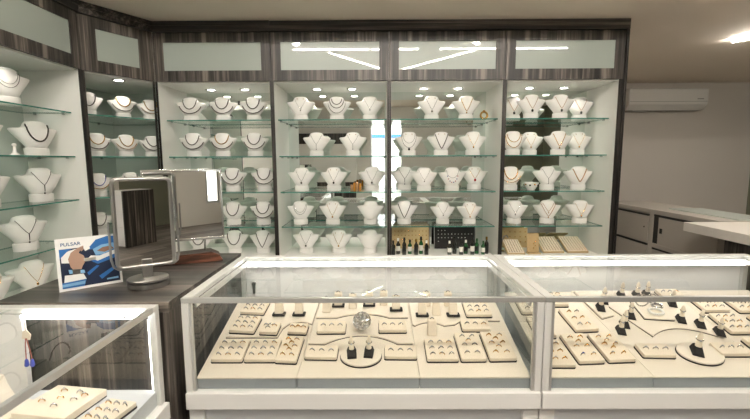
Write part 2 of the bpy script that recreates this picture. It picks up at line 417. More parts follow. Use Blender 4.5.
# ------------------------------------------------------------------ glass shelves
SHN = ['top', 'second', 'third', 'lowest']
BAYN = {'A': 'leftmost frontal cabinet', 'B': 'second frontal cabinet', 'C': 'third frontal cabinet', 'D': 'rightmost frontal cabinet', 'G': 'angled corner cabinet', 'W': 'left wing cabinet'}
def shelf_obj(poly, z, label, pins, loc):
    m = MB(); pl = [(x - loc[0], y - loc[1]) for x, y in poly]
    m.prism(pl, -.008, 0, 0, 1)
    o = m.build('glass_shelf', [M['shelf'], M['shelf_edge']], smooth=False, loc=(loc[0], loc[1], z))
    tag(o, label, 'shelf', 'glass shelves in the wall cabinets')
    for px, py, dx, dy in pins:
        p = Vector((px - loc[0], py - loc[1], -.0125)); q = p + Vector((dx, dy, 0)) * .018
        MB().cyl(p, q, .004, n=8).build('shelf_pin', M['nickel'], o)
for i, bk in enumerate('ABCD'):
    x0, x1 = J[i] + .0155, J[i + 1] - (.0315 if i == 3 else .0155)
    for k, z in enumerate(SHZ):
        shelf_obj([(x0, 3.14), (x1, 3.14), (x1, 3.488), (x0, 3.488)], z, f'{SHN[k]} glass shelf holding busts in the {BAYN[bk]}',
                  [(x0, 3.2, 1, 0), (x0, 3.42, 1, 0), (x1, 3.2, -1, 0), (x1, 3.42, -1, 0)], ((x0 + x1) / 2, 3.3))
for k, z in enumerate(SHZ):
    shelf_obj([(A.x + td.x * .03 + nd.x * .06, A.y + td.y * .03 + nd.y * .06), (B.x - td.x * .03 + nd.x * .06, B.y - td.y * .03 + nd.y * .06), (J[0] - .02, 3.12), (J[0] - .02, 3.485), (XBK + .004, 3.485), (XBK + .004, 2.67), (A.x - .06, 2.67)], z,
              f'{SHN[k]} glass shelf of the narrow {BAYN["G"]}', [(XBK + .006, 2.85, 1, 0), (XBK + .006, 3.3, 1, 0), (-1.8, 3.483, 0, -1)], (-1.95, 3.1))
    shelf_obj([(XBK + .003, YW0 + .022), (-1.925, YW0 + .022), (-1.925, 2.612), (XBK + .003, 2.612)], z, f'{SHN[k]} glass shelf of the pale {BAYN["W"]}',
              [(-1.97, 2.611, 0, -1), (-2.15, 2.611, 0, -1), (-1.97, YW0 + .024, 0, 1), (-2.15, YW0 + .024, 0, 1)], (-2.06, 2.0))

# ------------------------------------------------------------------ necklace busts
ROWS = [  # z, half width, half depth, front offset
    (.0435, .048, .034, -.036), (.052, .052, .038, -.041), (.066, .061, .044, -.045), (.085, .075, .050, -.046), (.104, .088, .055, -.044), (.120, .099, .058, -.041),
    (.132, .106, .058, -.0385), (.140, .110, .056, -.037), (.1445, .107, .052, -.0362), (.147, .096, .046, -.0358), (.149, .073, .040, -.0354), (.153, .060, .036, -.0345),
    (.162, .0555, .034, -.0325), (.172, .052, .031, -.0295), (.180, .044, .027, -.0265), (.1845, .032, .020, -.0215), (.186, .018, .012, -.0150)]
def brow(z):
    z = min(max(z, ROWS[0][0]), ROWS[-1][0])
    for a, b in zip(ROWS, ROWS[1:]):
        if z <= b[0]:
            t = (z - a[0]) / (b[0] - a[0]); return [a[k] + (b[k] - a[k]) * t for k in range(4)]
def bfront(x, z):
    _, a, b, yf = brow(z); a = max(a, abs(x) + .001)
    return yf + b - b * math.sqrt(max(0, 1 - (x / a) ** 2))
def make_bust():
    r = empty('necklace_bust')
    MB().lathe([(.055, 0), (.057, .003), (.057, .040), (.054, .043)], (0, 0, 0), 32, sx=1, sy=.72).build('pedestal', M['bust'], r)
    rings = []
    for z, a, b, yf in ROWS:
        rings.append([(a * math.cos(2 * PI * i / 40), yf + b + b * math.sin(2 * PI * i / 40), z) for i in range(40)])
    MB().loft(rings).build('chest_form', M['bust'], r, ang=60)
    return r
bust = Maker(make_bust)
def drape(W, dep, z0, r, shape='U', n=26, t0=0., off=.0012):
    P = []
    for i in range(n + 1):
        t = t0 + (PI - 2 * t0) * i / n
        x = W * math.cos(t)
        dz = math.sin(t) if shape == 'U' else (1 - abs(math.cos(t)) ** 1.25)
        z = z0 + .004 - dep * dz
        y = min(bfront(x + dx, z + dz_) for dx in (-r, 0, r) for dz_ in (-.006, -.003, 0, .003, .006))
        P.append((x, y - r - off, z))
    return P
def kind_mesh(spec):
    """spec: list of ('chain',W,dep,z0,r,shape,mat,t0) and ('drop',z,size,mat) and ('stud',mat)"""
    def fn():
        chains = [s for s in spec if s[0] == 'chain']; r = None
        for s in chains:
            m = MB(); P = drape(s[1], s[2], s[3], s[4], s[5], 30, s[7] if len(s) > 7 else 0.)
            m.tube(P, s[4], 6)
            if s[4] > .0019:
                for p in P[1:-1:1]: m.ball(p, s[4] * 1.25, 6, 4)
            o = m.build('necklace' if r is None else 'second_strand', M[s[6]], r)
            if r is None: r = o
        for s in spec:
            if s[0] == 'drop':
                z, q, mt = s[1], s[2], s[3]; y = min(bfront(0, z), bfront(0, z - q), bfront(0, z + q))
                MB().ball((0, y - q * .62, z), q, 10, 6, sz=(.85, .55, 1.15)).build('pendant', M[mt], r)
            if s[0] == 'cluster':
                m = MB()
                P = drape(s[1], s[2], s[3], .005, 'U', 7, .35)
                for k, p in enumerate(P): m.ball(p, .0045, 8, 5, mi=k % 2)
                m.build('stone_row', [M['red'], M['blue']], r)
        return r
    return fn
FINE = lambda mat, dep=.085, W=.044, sh='V': ('chain', W, dep, .160, .0011, sh, mat)
KINDS = {
    'dbl': ('dark double chain', [('chain', .050, .075, .163, .0036, 'U', 'oxid'), ('chain', .086, .088, .142, .0034, 'U', 'oxid', .35)]),
    'dblg': ('dark and gold collars', [('chain', .052, .070, .163, .0034, 'U', 'gold'), ('chain', .086, .086, .142, .0034, 'U', 'oxid', .35)]),
    'collar': ('dark rope collar', [('chain', .050, .090, .163, .0036, 'U', 'oxid')]),
    'goldcol': ('gold collar', [('chain', .052, .080, .163, .0034, 'U', 'gold'), ('chain', .082, .080, .138, .0022, 'U', 'gold', .4)]),
    'blue': ('blue and gold collar', [('chain', .050, .080, .163, .0032, 'U', 'blue'), ('chain', .086, .086, .142, .0028, 'U', 'gold', .35)]),
    'fdrop': ('fine silver chain', [FINE('silver', .075), ('drop', .079, .0055, 'silver')]),
    'flong': ('long fine lariat', [FINE('oxid', .072), ('chain', .0006, .036, .088, .0012, 'V', 'oxid'), ('drop', .052, .004, 'oxid')]),
    'fdark': ('chain and dark oval pendant', [FINE('oxid', .085), ('drop', .066, .0085, 'black')]),
    'fround': ('chain and silver disc pendant', [FINE('oxid', .085), ('drop', .066, .0085, 'silver')]),
    'fgold': ('fine chain and gold pendant', [FINE('gold', .088), ('drop', .064, .007, 'gold')]),
    'fgoldthick': ('thick gold chain and pendant', [('chain', .046, .098, .160, .0021, 'V', 'gold'), ('drop', .054, .006, 'gold')]),
    'bdark': ('bronze chain and black drop', [('chain', .045, .088, .160, .0018, 'V', 'rose'), ('drop', .060, .0105, 'black')]),
    'red': ('gold chain and red pendant', [('chain', .044, .074, .160, .0014, 'V', 'gold'), ('drop', .078, .0105, 'red')]),
    'cluster': ('red and blue stones', [FINE('oxid', .06, .046, 'U'), ('cluster', .042, .075, .140)]),
    'multi': ('layered grey strands', [('chain', .040, .045, .163, .0030, 'U', 'oxid'), ('chain', .056, .070, .160, .0028, 'U', 'oxid'), ('chain', .070, .098, .150, .0020, 'U', 'silver', .2)]),
    'two': ('two fine chains', [FINE('silver', .062, .044, 'U'), ('chain', .052, .078, .158, .0012, 'U', 'oxid')]),
    'twobr': ('two bronze chains', [('chain', .042, .064, .160, .0016, 'V', 'rose'), ('chain', .056, .098, .156, .0020, 'V', 'rose'), ('drop', .052, .006, 'rose'), ('drop', .090, .005, 'rose')]),
    'thickv': ('heavy dark chain', [('chain', .050, .110, .160, .0030, 'V', 'oxid')]),
    'beads': ('dark bead strand', [('chain', .050, .100, .160, .0036, 'V', 'rose')]),
    'bluedrop': ('double chain and black disc', [('chain', .048, .070, .163, .0013, 'U', 'oxid'), ('chain', .058, .098, .156, .0014, 'U', 'oxid'), ('drop', .050, .010, 'black')]),
    'gold2': ('double gold strand', [('chain', .050, .066, .163, .0024, 'U', 'gold'), ('chain', .062, .100, .154, .0022, 'U', 'gold')]),
    'ychain': ('dark chain with long tail', [('chain', .046, .072, .160, .0015, 'V', 'oxid'), ('chain', .0008, .038, .09, .0016, 'V', 'oxid'), ('drop', .047, .005, 'oxid')]),
    'bare': ('no necklace', None),
}
NECK = {k: (Maker(kind_mesh(v[1])) if v[1] else None) for k, v in KINDS.items()}
def make_stud():
    return MB().ball((0, -.0025, 0), .004, 8, 5).build('stud_earring', M['rose'])
stud = Maker(make_stud)
ROWW = {1: 'top shelf', 2: 'second shelf', 3: 'third shelf', 4: 'fourth shelf', 5: 'cabinet floor'}
SHORT = {'A': 'leftmost frontal cabinet', 'B': 'second frontal cabinet', 'C': 'third frontal cabinet', 'D': 'rightmost frontal cabinet', 'G': 'corner cabinet', 'W': 'left wing'}
def put(bay, row, idx, n, x, y, z, kind, rotz=0., s=1., ear=False):
    pos = {1: [''], 2: ['left', 'right'], 3: ['left', 'middle', 'right'], 4: ['far left', 'inner left', 'inner right', 'far right']}[n][idx]
    where = f'{ROWW[row]}, {SHORT[bay]}'
    look = KINDS[kind][0]
    b = bust(f'{pos} white bust {"with" if kind != "bare" else "with"} {look}, {where}'.strip(), 'jewelry bust', (x, y, z + .0004), (0, 0, rotz), f'necklace busts on {ROWW[row]} of {SHORT[bay]}', s)
    if NECK[kind]:
        NECK[kind](f'{look} on {pos + " " if pos else ""}bust, {where}', 'necklace', (x, y, z + .0004), (0, 0, rotz), f'necklaces in the {SHORT[bay]}', s)
    if ear:
        Mx = Matrix.Translation((x, y, z)) @ Matrix.Rotation(rotz, 4, 'Z') @ Matrix.Scale(s, 4)
        for sx, nm in ((-.024, 'left'), (.024, 'right')):
            p = Mx @ Vector((sx, bfront(sx, .165) - .002, .167))
            stud(f'{nm} stud earring atop {pos + " " if pos else ""}bust, {where}', 'earring', p, (0, 0, rotz), f'stud earrings on busts in the {SHORT[bay]}')
BUSTS = {
 'A': {1: [(-1.466, 'dbl'), (-1.213, 'dbl'), (-.97, 'dbl')], 2: [(-1.461, 'dbl'), (-1.227, 'dblg'), (-.972, 'dbl')], 3: [(-1.394, 'collar'), (-1.16, 'dbl'), (-.906, 'dbl')],
       4: [(-1.401, 'dbl'), (-1.167, 'collar'), (-.923, 'dbl')], 5: [(-1.457, 'collar'), (-1.168, 'collar'), (-.936, 'thickv')]},
 'B': {1: [(-.597, 'fdrop', 1), (-.313, 'multi'), (-.053, 'fdrop')], 2: [(-.479, 'flong'), (-.19, 'flong', 1)], 3: [(-.604, 'fround'), (-.346, 'fdark', 1), (-.04, 'fround')],
       4: [(-.621, 'two'), (-.36, 'fgold', 1), (-.052, 'bare')], 5: [(-.581, 'fdark'), (-.315, 'fgold', 1), (-.059, 'bare')]},
 'C': {1: [(.432, 'fround', 1), (.703, 'fgoldthick')], 2: [(.254, 'bluedrop', 1), (.511, 'thickv', 1), (.762, 'fgold')], 3: [(.221, 'ychain', 0, 1), (.378, 'fdrop', 0, 2), (.603, 'cluster', 0, 2), (.784, 'red', 1, 1)],
       4: [(.202, 'thickv'), (.532, 'fdrop', 0, 0, .93), (.748, 'fgold', 1, 0, .93)]},
 'D': {1: [(1.073, 'bdark', 0, 1), (1.214, 'bdark', 0, 2), (1.442, 'bdark', 0, 2), (1.607, 'bdark', 0, 1)], 2: [(1.067, 'gold2', 0, 2), (1.215, 'fgold', 1, 1), (1.44, 'fgoldthick', 0, 2), (1.603, 'fgold', 1, 1)],
       3: [(1.069, 'goldcol'), (1.365, 'flong'), (1.614, 'beads')], 4: [(1.11, 'fdrop'), (1.377, 'twobr'), (1.644, 'fgold')]}}
ZR = {1: SHZ[0], 2: SHZ[1], 3: SHZ[2], 4: SHZ[3], 5: DECK}
for bay, rows in BUSTS.items():
    for row, L in rows.items():
        for i, e in enumerate(L):
            st = e[3] if len(e) > 3 else 0
            y = {0: 3.28, 1: 3.375, 2: 3.21}[st]
            sca = {0: 1., 1: 1.0, 2: .98}[st]
            if len(e) > 4: sca = e[4]
            jb = 'ABCD'.index(bay); hw = .1115 * sca
            xx = min(max(e[0] * y / 3.28, J[jb] + .0165 + hw), J[jb + 1] - (.0325 if jb == 3 else .0165) - hw)
            put(bay, row, i, len(L), xx, y, ZR[row], e[1], R((3.28 * 0 - e[0]) * 6), sca, len(e) > 2 and e[2] == 1)
DG = {1: [((-1.962, 2.85), 'collar'), ((-1.851, 3.029), 'dblg'), ((-1.758, 3.178), 'goldcol')], 2: [((-1.943, 2.881), 'dblg'), ((-1.85, 3.03), 'goldcol'), ((-1.76, 3.174), 'dbl')],
      3: [((-1.949, 2.87), 'blue'), ((-1.845, 3.038), 'dbl'), ((-1.766, 3.165), 'dbl')], 4: [((-1.959, 2.855), 'collar'), ((-1.855, 3.022), 'dbl'), ((-1.768, 3.163), 'dbl')], 5: [((-1.961, 2.851), 'dbl'), ((-1.845, 3.038), 'dbl'), ((-1.756, 3.181), 'collar')]}
for row, L in DG.items():
    for i, ((x, y), k) in enumerate(L):
        if i == 2: x, y = x + .005, y + .03
        if i == 0: x, y = x - .01, y - .016
        put('G', row, i, 3, x, y, ZR[row], k, R(45), .86)
WG = {1: [(2.302, 'two')], 2: [(2.10, 'collar'), (2.468, 'collar')], 3: [(2.11, 'collar'), (2.469, 'ychain')], 4: [(2.326, 'ychain')], 5: [(2.07, 'fgold'), (2.348, 'fgold')]}
for row, L in WG.items():
    for i, (y, k) in enumerate(L):
        put('W', row, i, len(L), -2.05, y, ZR[row] if row < 5 else .72, k, R(62), 1.1)
fm = MB().lathe([(.022, 0), (.023, .003), (.012, .012), (.008, .03), (.0075, .042), (.005, .048)], n=16).lathe([(.008, .049), (.012, .055), (.010, .062), (.003, .066)], n=12)
tag(fm.build('ring_cone', M['bust'], loc=(-1.99, 2.25, SHZ[1] + .0004)), 'tiny white ring cone beside bust on second shelf, left wing', 'display stand')

# small goods in the frontal cabinets
def vial(name, label, cat, loc, mats, h, group):
    r = thing(name, label, cat, loc, group=group)
    MB().lathe([(.016, 0), (.017, .002), (.017, h * .62), (.007, h * .76), (.007, h * .82)], n=14).build('body', M[mats[0]], r)
    MB().lathe([(.0085, h * .8205), (.0085, h), (.007, h + .001)], n=12).build('cap', M[mats[1]], r)
    MB().lathe([(.0172, h * .2), (.0172, h * .52)], n=14, caps=False).build('paper_label', M[mats[2]], r)
    return r
xs = [.127, .168, .215, .262, .310, .352, .392]
caps = ['black', 'paper', 'black', 'black', 'gold', 'black', 'paper']
for i, x in enumerate(xs):
    vial('bottle', f'{"green" if i in (3, 5) else "dark"} small bottle, {ORD[i]} from left of the left cluster below tan board', 'bottle', (x, 3.185 + .034 * (i % 2), DECK + .0004), ('bottle_green' if i in (3, 5) else 'bottle_dark', caps[i], 'paper' if i % 2 else 'bottle_dark'), .115 + .012 * (i % 3), 'bottles in the left cluster')
for i, x in enumerate([.575, .622, .668, .712, .757, .800, .842, .878]):
    vial('bottle', f'{"green" if i in (3, 5, 6) else "dark"} small bottle, {ORD[i]} from left of the right cluster before black board', 'bottle', (x, 3.185 + .034 * (i % 2), DECK + .0004), ('bottle_green' if i in (3, 5, 6) else 'bottle_dark', ['paper', 'black', 'black', 'paper', 'black', 'bottle_green', 'bottle_green', 'gold'][i], 'paper' if i % 2 == 0 else 'bottle_dark'), .11 + .013 * ((i * 2) % 3), 'bottles in the right cluster')
def board(name, label, x0, x1, mat, dots, dmat, tone, grp):
    h = .205; w = x1 - x0
    r = thing(name, label, 'display board', ((x0 + x1) / 2, 3.40, DECK + .0006), (R(-9), 0, 0)); r.location.z += .0015
    MB().box(-w / 2, w / 2, 0, .006, 0, h).build('panel', M[mat], r, bevel=.001)
    MB().box(-w / 2 - .006, -w / 2, -.002, .008, 0, h + .006).box(w / 2, w / 2 + .006, -.002, .008, 0, h + .006).box(-w / 2, w / 2, -.002, .008, h, h + .006).build('frame', M['wood'] if mat == 'tan' else M['nickel'], r)
    T = Matrix.Translation(r.location) @ Matrix.Rotation(R(-9), 4, 'X')
    global _ds
    for (ri, ci, u, v) in dots:
        p = T @ Vector((-w / 2 + u * w, -.0012, v * h))
        dmat(f'{tone} in {ORD[ri]} row, {ORD[ci]} from left, {grp}', 'earring', p, (R(-9), 0, 0), f'studs on the {grp}')
def mk(mt, r):
    return Maker(lambda: MB().ball((0, -.0028, 0), r, 6, 4, sz=(1, .8, 1)).build('stud_earring', M[mt]))
board('earring_board', 'tan framed earring board standing behind the left bottle cluster', .125, .44, 'tan',
      [(r, c, .08 + .094 * c, .9 - .17 * r) for r in range(4) for c in range(10)], mk('gold', .0045), 'gold stud', 'tan earring board')
board('earring_board', 'black velvet earring board standing behind the right bottle cluster', .489, .831, 'suede',
      [(r, c, .09 + .083 * c, .9 - .15 * r) for r in range(5) for c in range(11) if not (r == 1 and c > 2) and not (r == 3 and c > 8) and not (r == 4 and c > 0)], mk('paper', .0042), 'pale stud', 'black earring board')
# two amber pieces and the gold bangle
r = thing('amber_ornament', 'brown and gold amber ornament on third shelf, second frontal cabinet', 'ornament', (-.168, 3.24, SHZ[2] + .0004))
for i, (dx, h) in enumerate([(-.034, .05), (-.012, .064), (.011, .07), (.033, .062)]):
    MB().lathe([(.010, 0), (.011, .004), (.0105, h - .004), (.008, h)], (dx, 0, 0), 12).build('amber_stub', M['amber'] if i % 2 else M['rose'], r)
r = thing('bangle', 'gold and amber bangle at right end of top shelf, third frontal cabinet', 'bangle', (.838, 3.25, SHZ[0] + .0004))
MB().tube([(.026 * math.cos(t), 0, .034 + .026 * math.sin(t)) for t in [2 * PI * k / 24 for k in range(24)]], .008, 8, True).build('hoop', M['gold'], r)
MB().ball((.0, 0, .064), .011, 10, 6, mi=0).build('amber_bead', M['amber'], r)
r = thing('brooch_bowl', 'black and gold patterned bowl on third shelf, rightmost frontal cabinet', 'bowl', (1.225, 3.24, SHZ[2] + .0004))
MB().lathe([(.028, 0), (.03, .004), (.048, .035), (.058, .06), (.054, .06), (.044, .036), (.02, .012)], n=24).build('bowl_body', M['bust'], r)
m_ = MB()
for k in range(9):
    a = 2 * PI * k / 9; m_.ball((.0515 * math.cos(a), .0515 * math.sin(a), .04 + .006 * (k % 2)), .0075, 8, 5, mi=k % 2)
m_.build('bowl_studs', [M['black'], M['gold']], r)
# gold trays with chains on the floor of the right cabinet
def chain_tray(label, x, y, w, d, k):
    r = thing('chain_tray', label, 'tray', (x, y, DECK + .0012 + d / 2 * math.sin(R(24))), (R(24), 0, 0), 'chain trays on the right cabinet floor')
    MB().box(-w / 2, w / 2, -d / 2, d / 2, 0, .012).build('tray_base', M['tan'], r, bevel=.002)
    MB().box(-w / 2 + .008, w / 2 - .008, -d / 2 + .008, d / 2 - .008, .0122, .015).build('tray_liner', M['cream'], r)
    m = MB()
    for i in range(k):
        x_ = -w / 2 + .02 + (w - .04) * i / (k - 1)
        m.tube([(x_ + .002 * math.sin(3 * j + i), -d / 2 + .015 + (d - .03) * j / 8, .0165 + .0006 * (j % 2)) for j in range(9)], .0016, 5)
    m.build('gold_chains', M['gold'], r)
chain_tray('left tray of gold chains on cabinet floor beside tan stand', 1.10, 3.25, .14, .2, 6)
chain_tray('middle tray of gold chains on cabinet floor, right of tan stand', 1.42, 3.32, .17, .22, 7)
chain_tray('right tray of gold chains on cabinet floor, nearest the white side', 1.615, 3.32, .17, .22, 7)
r = thing('earring_stand', 'tan upright earring stand between chain trays in rightmost frontal cabinet', 'display stand', (1.25, 3.2, DECK + .0004))
MB().box(-.05, .05, -.03, .03, 0, .012).build('stand_foot', M['tan'], r, bevel=.002)
m_ = MB(); m_.T = Matrix.Translation((0, .012, .0125)) @ Matrix.Rotation(R(-8), 4, 'X'); m_.box(-.048, .048, -.004, .004, 0, .15).build('stand_panel', M['tan'], r, bevel=.002)
m_ = MB()
for k in range(4): m_.ball((.012 * (k % 2) - .004, -.0085 + .0, .05 + .018 * k), .005, 8, 5)
m_.build('gold_earrings', M['gold'], r)
b = board_dots = None
tag(MB().tube([(0, 0, .0), (.004, 0, .08), (.022, 0, .125), (.045, 0, .13), (.055, 0, .11)], .006, 8).lathe([(.03, -.0002), (.03, .006), (.02, .01)], n=16).build('necklace_hook', M['silver'], loc=(1.02, 3.3, DECK + .0006)),
    'curved silver hook stand at left of rightmost cabinet floor', 'display stand')
r = thing('earring_board', 'brown mottled board at back left of rightmost cabinet floor', 'display board', (1.16, 3.43, DECK + .0018), (R(-9), 0, 0))
MB().box(-.13, .13, 0, .006, 0, .17).build('panel', M['tan'], r, bevel=.001)
m_ = MB()
for k in range(18): m_.ball((-.11 + .044 * (k % 6), -.002, .05 + .042 * (k // 6)), .006, 6, 4)
m_.build('gold_findings', M['gold'], r)

# ------------------------------------------------------------------ dark corner counter with mirrors and standee
CX0, CX1, CY0, CY1 = -1.385, -.750, 1.405, 2.194
r = thing('counter', 'dark streaked wood-grain corner counter under the two table mirrors', 'counter', ((CX0 + CX1) / 2, (CY0 + CY1) / 2, 0))
ox, oy = r.location.x, r.location.y
MB().box(CX0 - ox + .002, CX1 - ox - .002, CY0 - oy + .002, CY1 - oy - .002, 0, .962).build('body', M['lam_v'], r, smooth=False)
MB().box(CX0 - ox, CX1 - ox, CY0 - oy, CY1 - oy, .9625, 1.0).build('countertop', M['counter_top'], r, bevel=.0015)
def rrect(w, h, rad, n=6):
    P = []
    for cx, cy, a0 in ((w / 2 - rad, h / 2 - rad, 0), (-w / 2 + rad, h / 2 - rad, 90), (-w / 2 + rad, -h / 2 + rad, 180), (w / 2 - rad, -h / 2 + rad, 270)):
        for k in range(n + 1):
            a = R(a0 + 90 * k / n); P.append((cx + rad * math.cos(a), cy + rad * math.sin(a)))
    return P
# front mirror on a round base
T1 = R(33.5)
r = thing('table_mirror', 'silver swivel table mirror on round metal base beside the printed card', 'mirror', (-.935, 1.612, 1.0003), (0, 0, T1))
MB().lathe([(.074, 0), (.076, .002), (.076, .020), (.073, .022)], n=40).build('base', M['nickel'], r)
MB().lathe([(.066, .0222), (.066, .026)], n=40).build('base_gap', M['suede'], r)
MB().lathe([(.076, .0262), (.076, .033), (.073, .035)], n=40).build('base_plate', M['nickel'], r)
MB().box(-.019, .019, -.006, .006, .0352, .112).build('stem', M['nickel'], r, bevel=.003)
W1, H1, CZ = .200, .350, .258
tilt = Matrix.Translation((0, 0, CZ)) @ Matrix.Rotation(R(.0), 4, 'X')
m_ = MB(); m_.tube([(.121, .012, CZ + .01), (.121, .012, .12), (.114, .012, .088), (.10, .012, .076), (-.10, .012, .076), (-.114, .012, .088), (-.121, .012, .12), (-.121, .012, CZ + .01)], .0045, 8)
m_.box(-.02, .02, .004, .018, .07, .082).build('yoke', M['nickel'], r)
m_ = MB(); m_.T = tilt; m_.tube([(x, 0, z) for x, z in rrect(W1, H1, .018)], .0085, 8, True)
fr = m_.build('mirror_frame', M['nickel'], r, ang=50)
m_ = MB(); m_.T = tilt; m_.prism([(x, z) for x, z in []] or [(0, 0)] * 0, 0, 0) if False else None
mm = MB(); mm.T = tilt @ Matrix.Rotation(R(90), 4, 'X'); mm.prism(rrect(W1 - .006, H1 - .006, .016), -.003, .003)
mm.build('mirror_glass', M['mirror_clear'], r, smooth=False)
# rear mirror on a wooden block
T2 = R(25)
r = thing('table_mirror', 'square chrome-edged mirror on brown wooden block behind the swivel mirror', 'mirror', (-.955, 2.00, 1.0003), (0, 0, T2))
pf = [(-.19, 0), (.165, 0), (.15, .030), (.11, .052), (-.19, .04)]
mm = MB(); mm.T = Matrix.Rotation(R(90), 4, 'X'); mm.prism(pf, -.05, .05); mm.build('wooden_base', M['wood'], r, bevel=.002)
MB().cyl((.085, 0, .0535), (.085, .0, .11), .0055, n=12).build('post', M['chrome'], r)
fm = MB(); w, h, zc = .36, .355, .285
fm.box(-w / 2, w / 2, -.006, .006, zc - h / 2, zc - h / 2 + .012).box(-w / 2, w / 2, -.006, .006, zc + h / 2 - .012, zc + h / 2).box(-w / 2, -w / 2 + .010, -.006, .006, zc - h / 2 + .012, zc + h / 2 - .012).box(w / 2 - .010, w / 2, -.006, .006, zc - h / 2 + .012, zc + h / 2 - .012)
fm.build('mirror_frame', M['chrome'], r, bevel=.002)
MB().box(-w / 2 + .010, w / 2 - .010, -.003, .003, zc - h / 2 + .012, zc + h / 2 - .012).build('mirror_glass', M['mirror_clear'], r, smooth=False)
# printed card
T3 = math.atan2(.135, .155)
r = thing('advertising_card', 'printed card lettered in blue with a helmeted driver, standing left of mirror', 'card', (-1.150, 1.590, 1.0003), (0, 0, T3))
cw, ch = .212, .205
lean = Matrix.Rotation(R(-7), 4, 'X'); LT = lean @ Matrix.Rotation(R(90), 4, 'X')
mm = MB(); mm.T = lean; mm.box(-cw / 2, cw / 2, 0, .003, 0, ch); mm.build('card_sheet', M['pwhite'], r, smooth=False)
mm = MB(); mm.add([(-.02, .004, .12), (.02, .004, .12), (.02, .075, .001), (-.02, .075, .001), (-.02, .007, .12), (.02, .007, .12), (.02, .078, .001), (-.02, .078, .001)],
                  [(0, 1, 2, 3), (7, 6, 5, 4), (0, 4, 5, 1), (1, 5, 6, 2), (2, 6, 7, 3), (3, 7, 4, 0)]); mm.T = lean
mm.build('easel_back', M['paper'], r, smooth=False)
def pic(polys):
    m = MB(); m.T = LT
    for k, (mi, P) in enumerate(polys):
        m.prism([((x - .5) * cw, y * ch) for x, y in P], .0002 + .00012 * k, .0003 + .00012 * k, mi)
    return m
art = [(0, [(.05, .05), (.96, .05), (.96, .80), (.05, .80)]),
       (1, [(.50, .78), (.62, .92), (.80, .97), (.96, .96), (.96, .60), (.62, .55), (.50, .62)]),
       (2, [(.07, .54), (.07, .70), (.20, .76), (.33, .79), (.22, .60), (.20, .52)]),
       (1, [(.05, .80), (.05, .62), (.16, .74), (.25, .80)]),
       (3, [(.56, .74), (.70, .81), (.90, .83), (.94, .72), (.72, .62), (.60, .62)]),
       (0, [(.47, .74), (.56, .74), (.60, .60), (.50, .55)]),
       (4, [(.62, .70), (.72, .76), (.86, .77), (.90, .71), (.74, .66)]),
       (2, [(.48, .58), (.62, .50), (.96, .62), (.96, .70), (.66, .60), (.52, .62)]),
       (1, [(.48, .54), (.62, .44), (.96, .54), (.96, .62), (.62, .50), (.50, .58)]),
       (5, [(.20, .44), (.17, .60), (.22, .72), (.33, .80), (.38, .78), (.34, .70), (.41, .64), (.44, .54), (.38, .44), (.36, .38), (.24, .38)]),
       (5, [(.34, .80), (.44, .84), (.46, .79), (.38, .72)]),
       (2, [(.42, .86), (.50, .86), (.52, .76), (.44, .72), (.42, .78)]),
       (3, [(.16, .40), (.40, .36), (.41, .30), (.17, .32)]),
       (6, [(.22, .40), (.34, .39), (.34, .29), (.22, .30)]),
       (2, [(.10, .30), (.38, .29), (.42, .18), (.08, .16)]),
       (1, [(.05, .16), (.42, .18), (.38, .05), (.05, .05)]),
       (3, [(.05, .13), (.40, .15), (.39, .09), (.05, .08)]),
       (1, [(.62, .20), (.88, .36), (.92, .32), (.66, .13)]),
       (1, [(.44, .30), (.60, .42), (.64, .40), (.46, .24)]),
       (3, [(.74, .10), (.93, .10), (.93, .14), (.74, .13)])]
pic(art).build('printed_picture', [M['navy'], M['pblue'], M['pwhite'], M['plight'], M['skin_dark'], M['skin'], M['nickel']], r, smooth=False)
def text_obj(name, s, size, mat, parent, T, ext=.0003):
    c = bpy.data.curves.new(name, 'FONT'); c.body = s; c.size = size; c.extrude = ext; c.offset = .0004; c.align_x = 'LEFT'; c.space_character = 1.05
    t = bpy.data.objects.new(name, c); COL.objects.link(t)
    dg = bpy.context.evaluated_depsgraph_get(); me = bpy.data.meshes.new_from_object(t.evaluated_get(dg))
    bpy.data.objects.remove(t); me.transform(T); me.materials.clear(); me.materials.append(mat)
    return link(name, me, parent)
text_obj('lettering', 'PULSAR', .0245, M['ink'], r, LT @ Matrix.Translation((-cw / 2 + .016, ch * .855, .0006)) @ Matrix.Diagonal((.74, .74, 1, 1)))

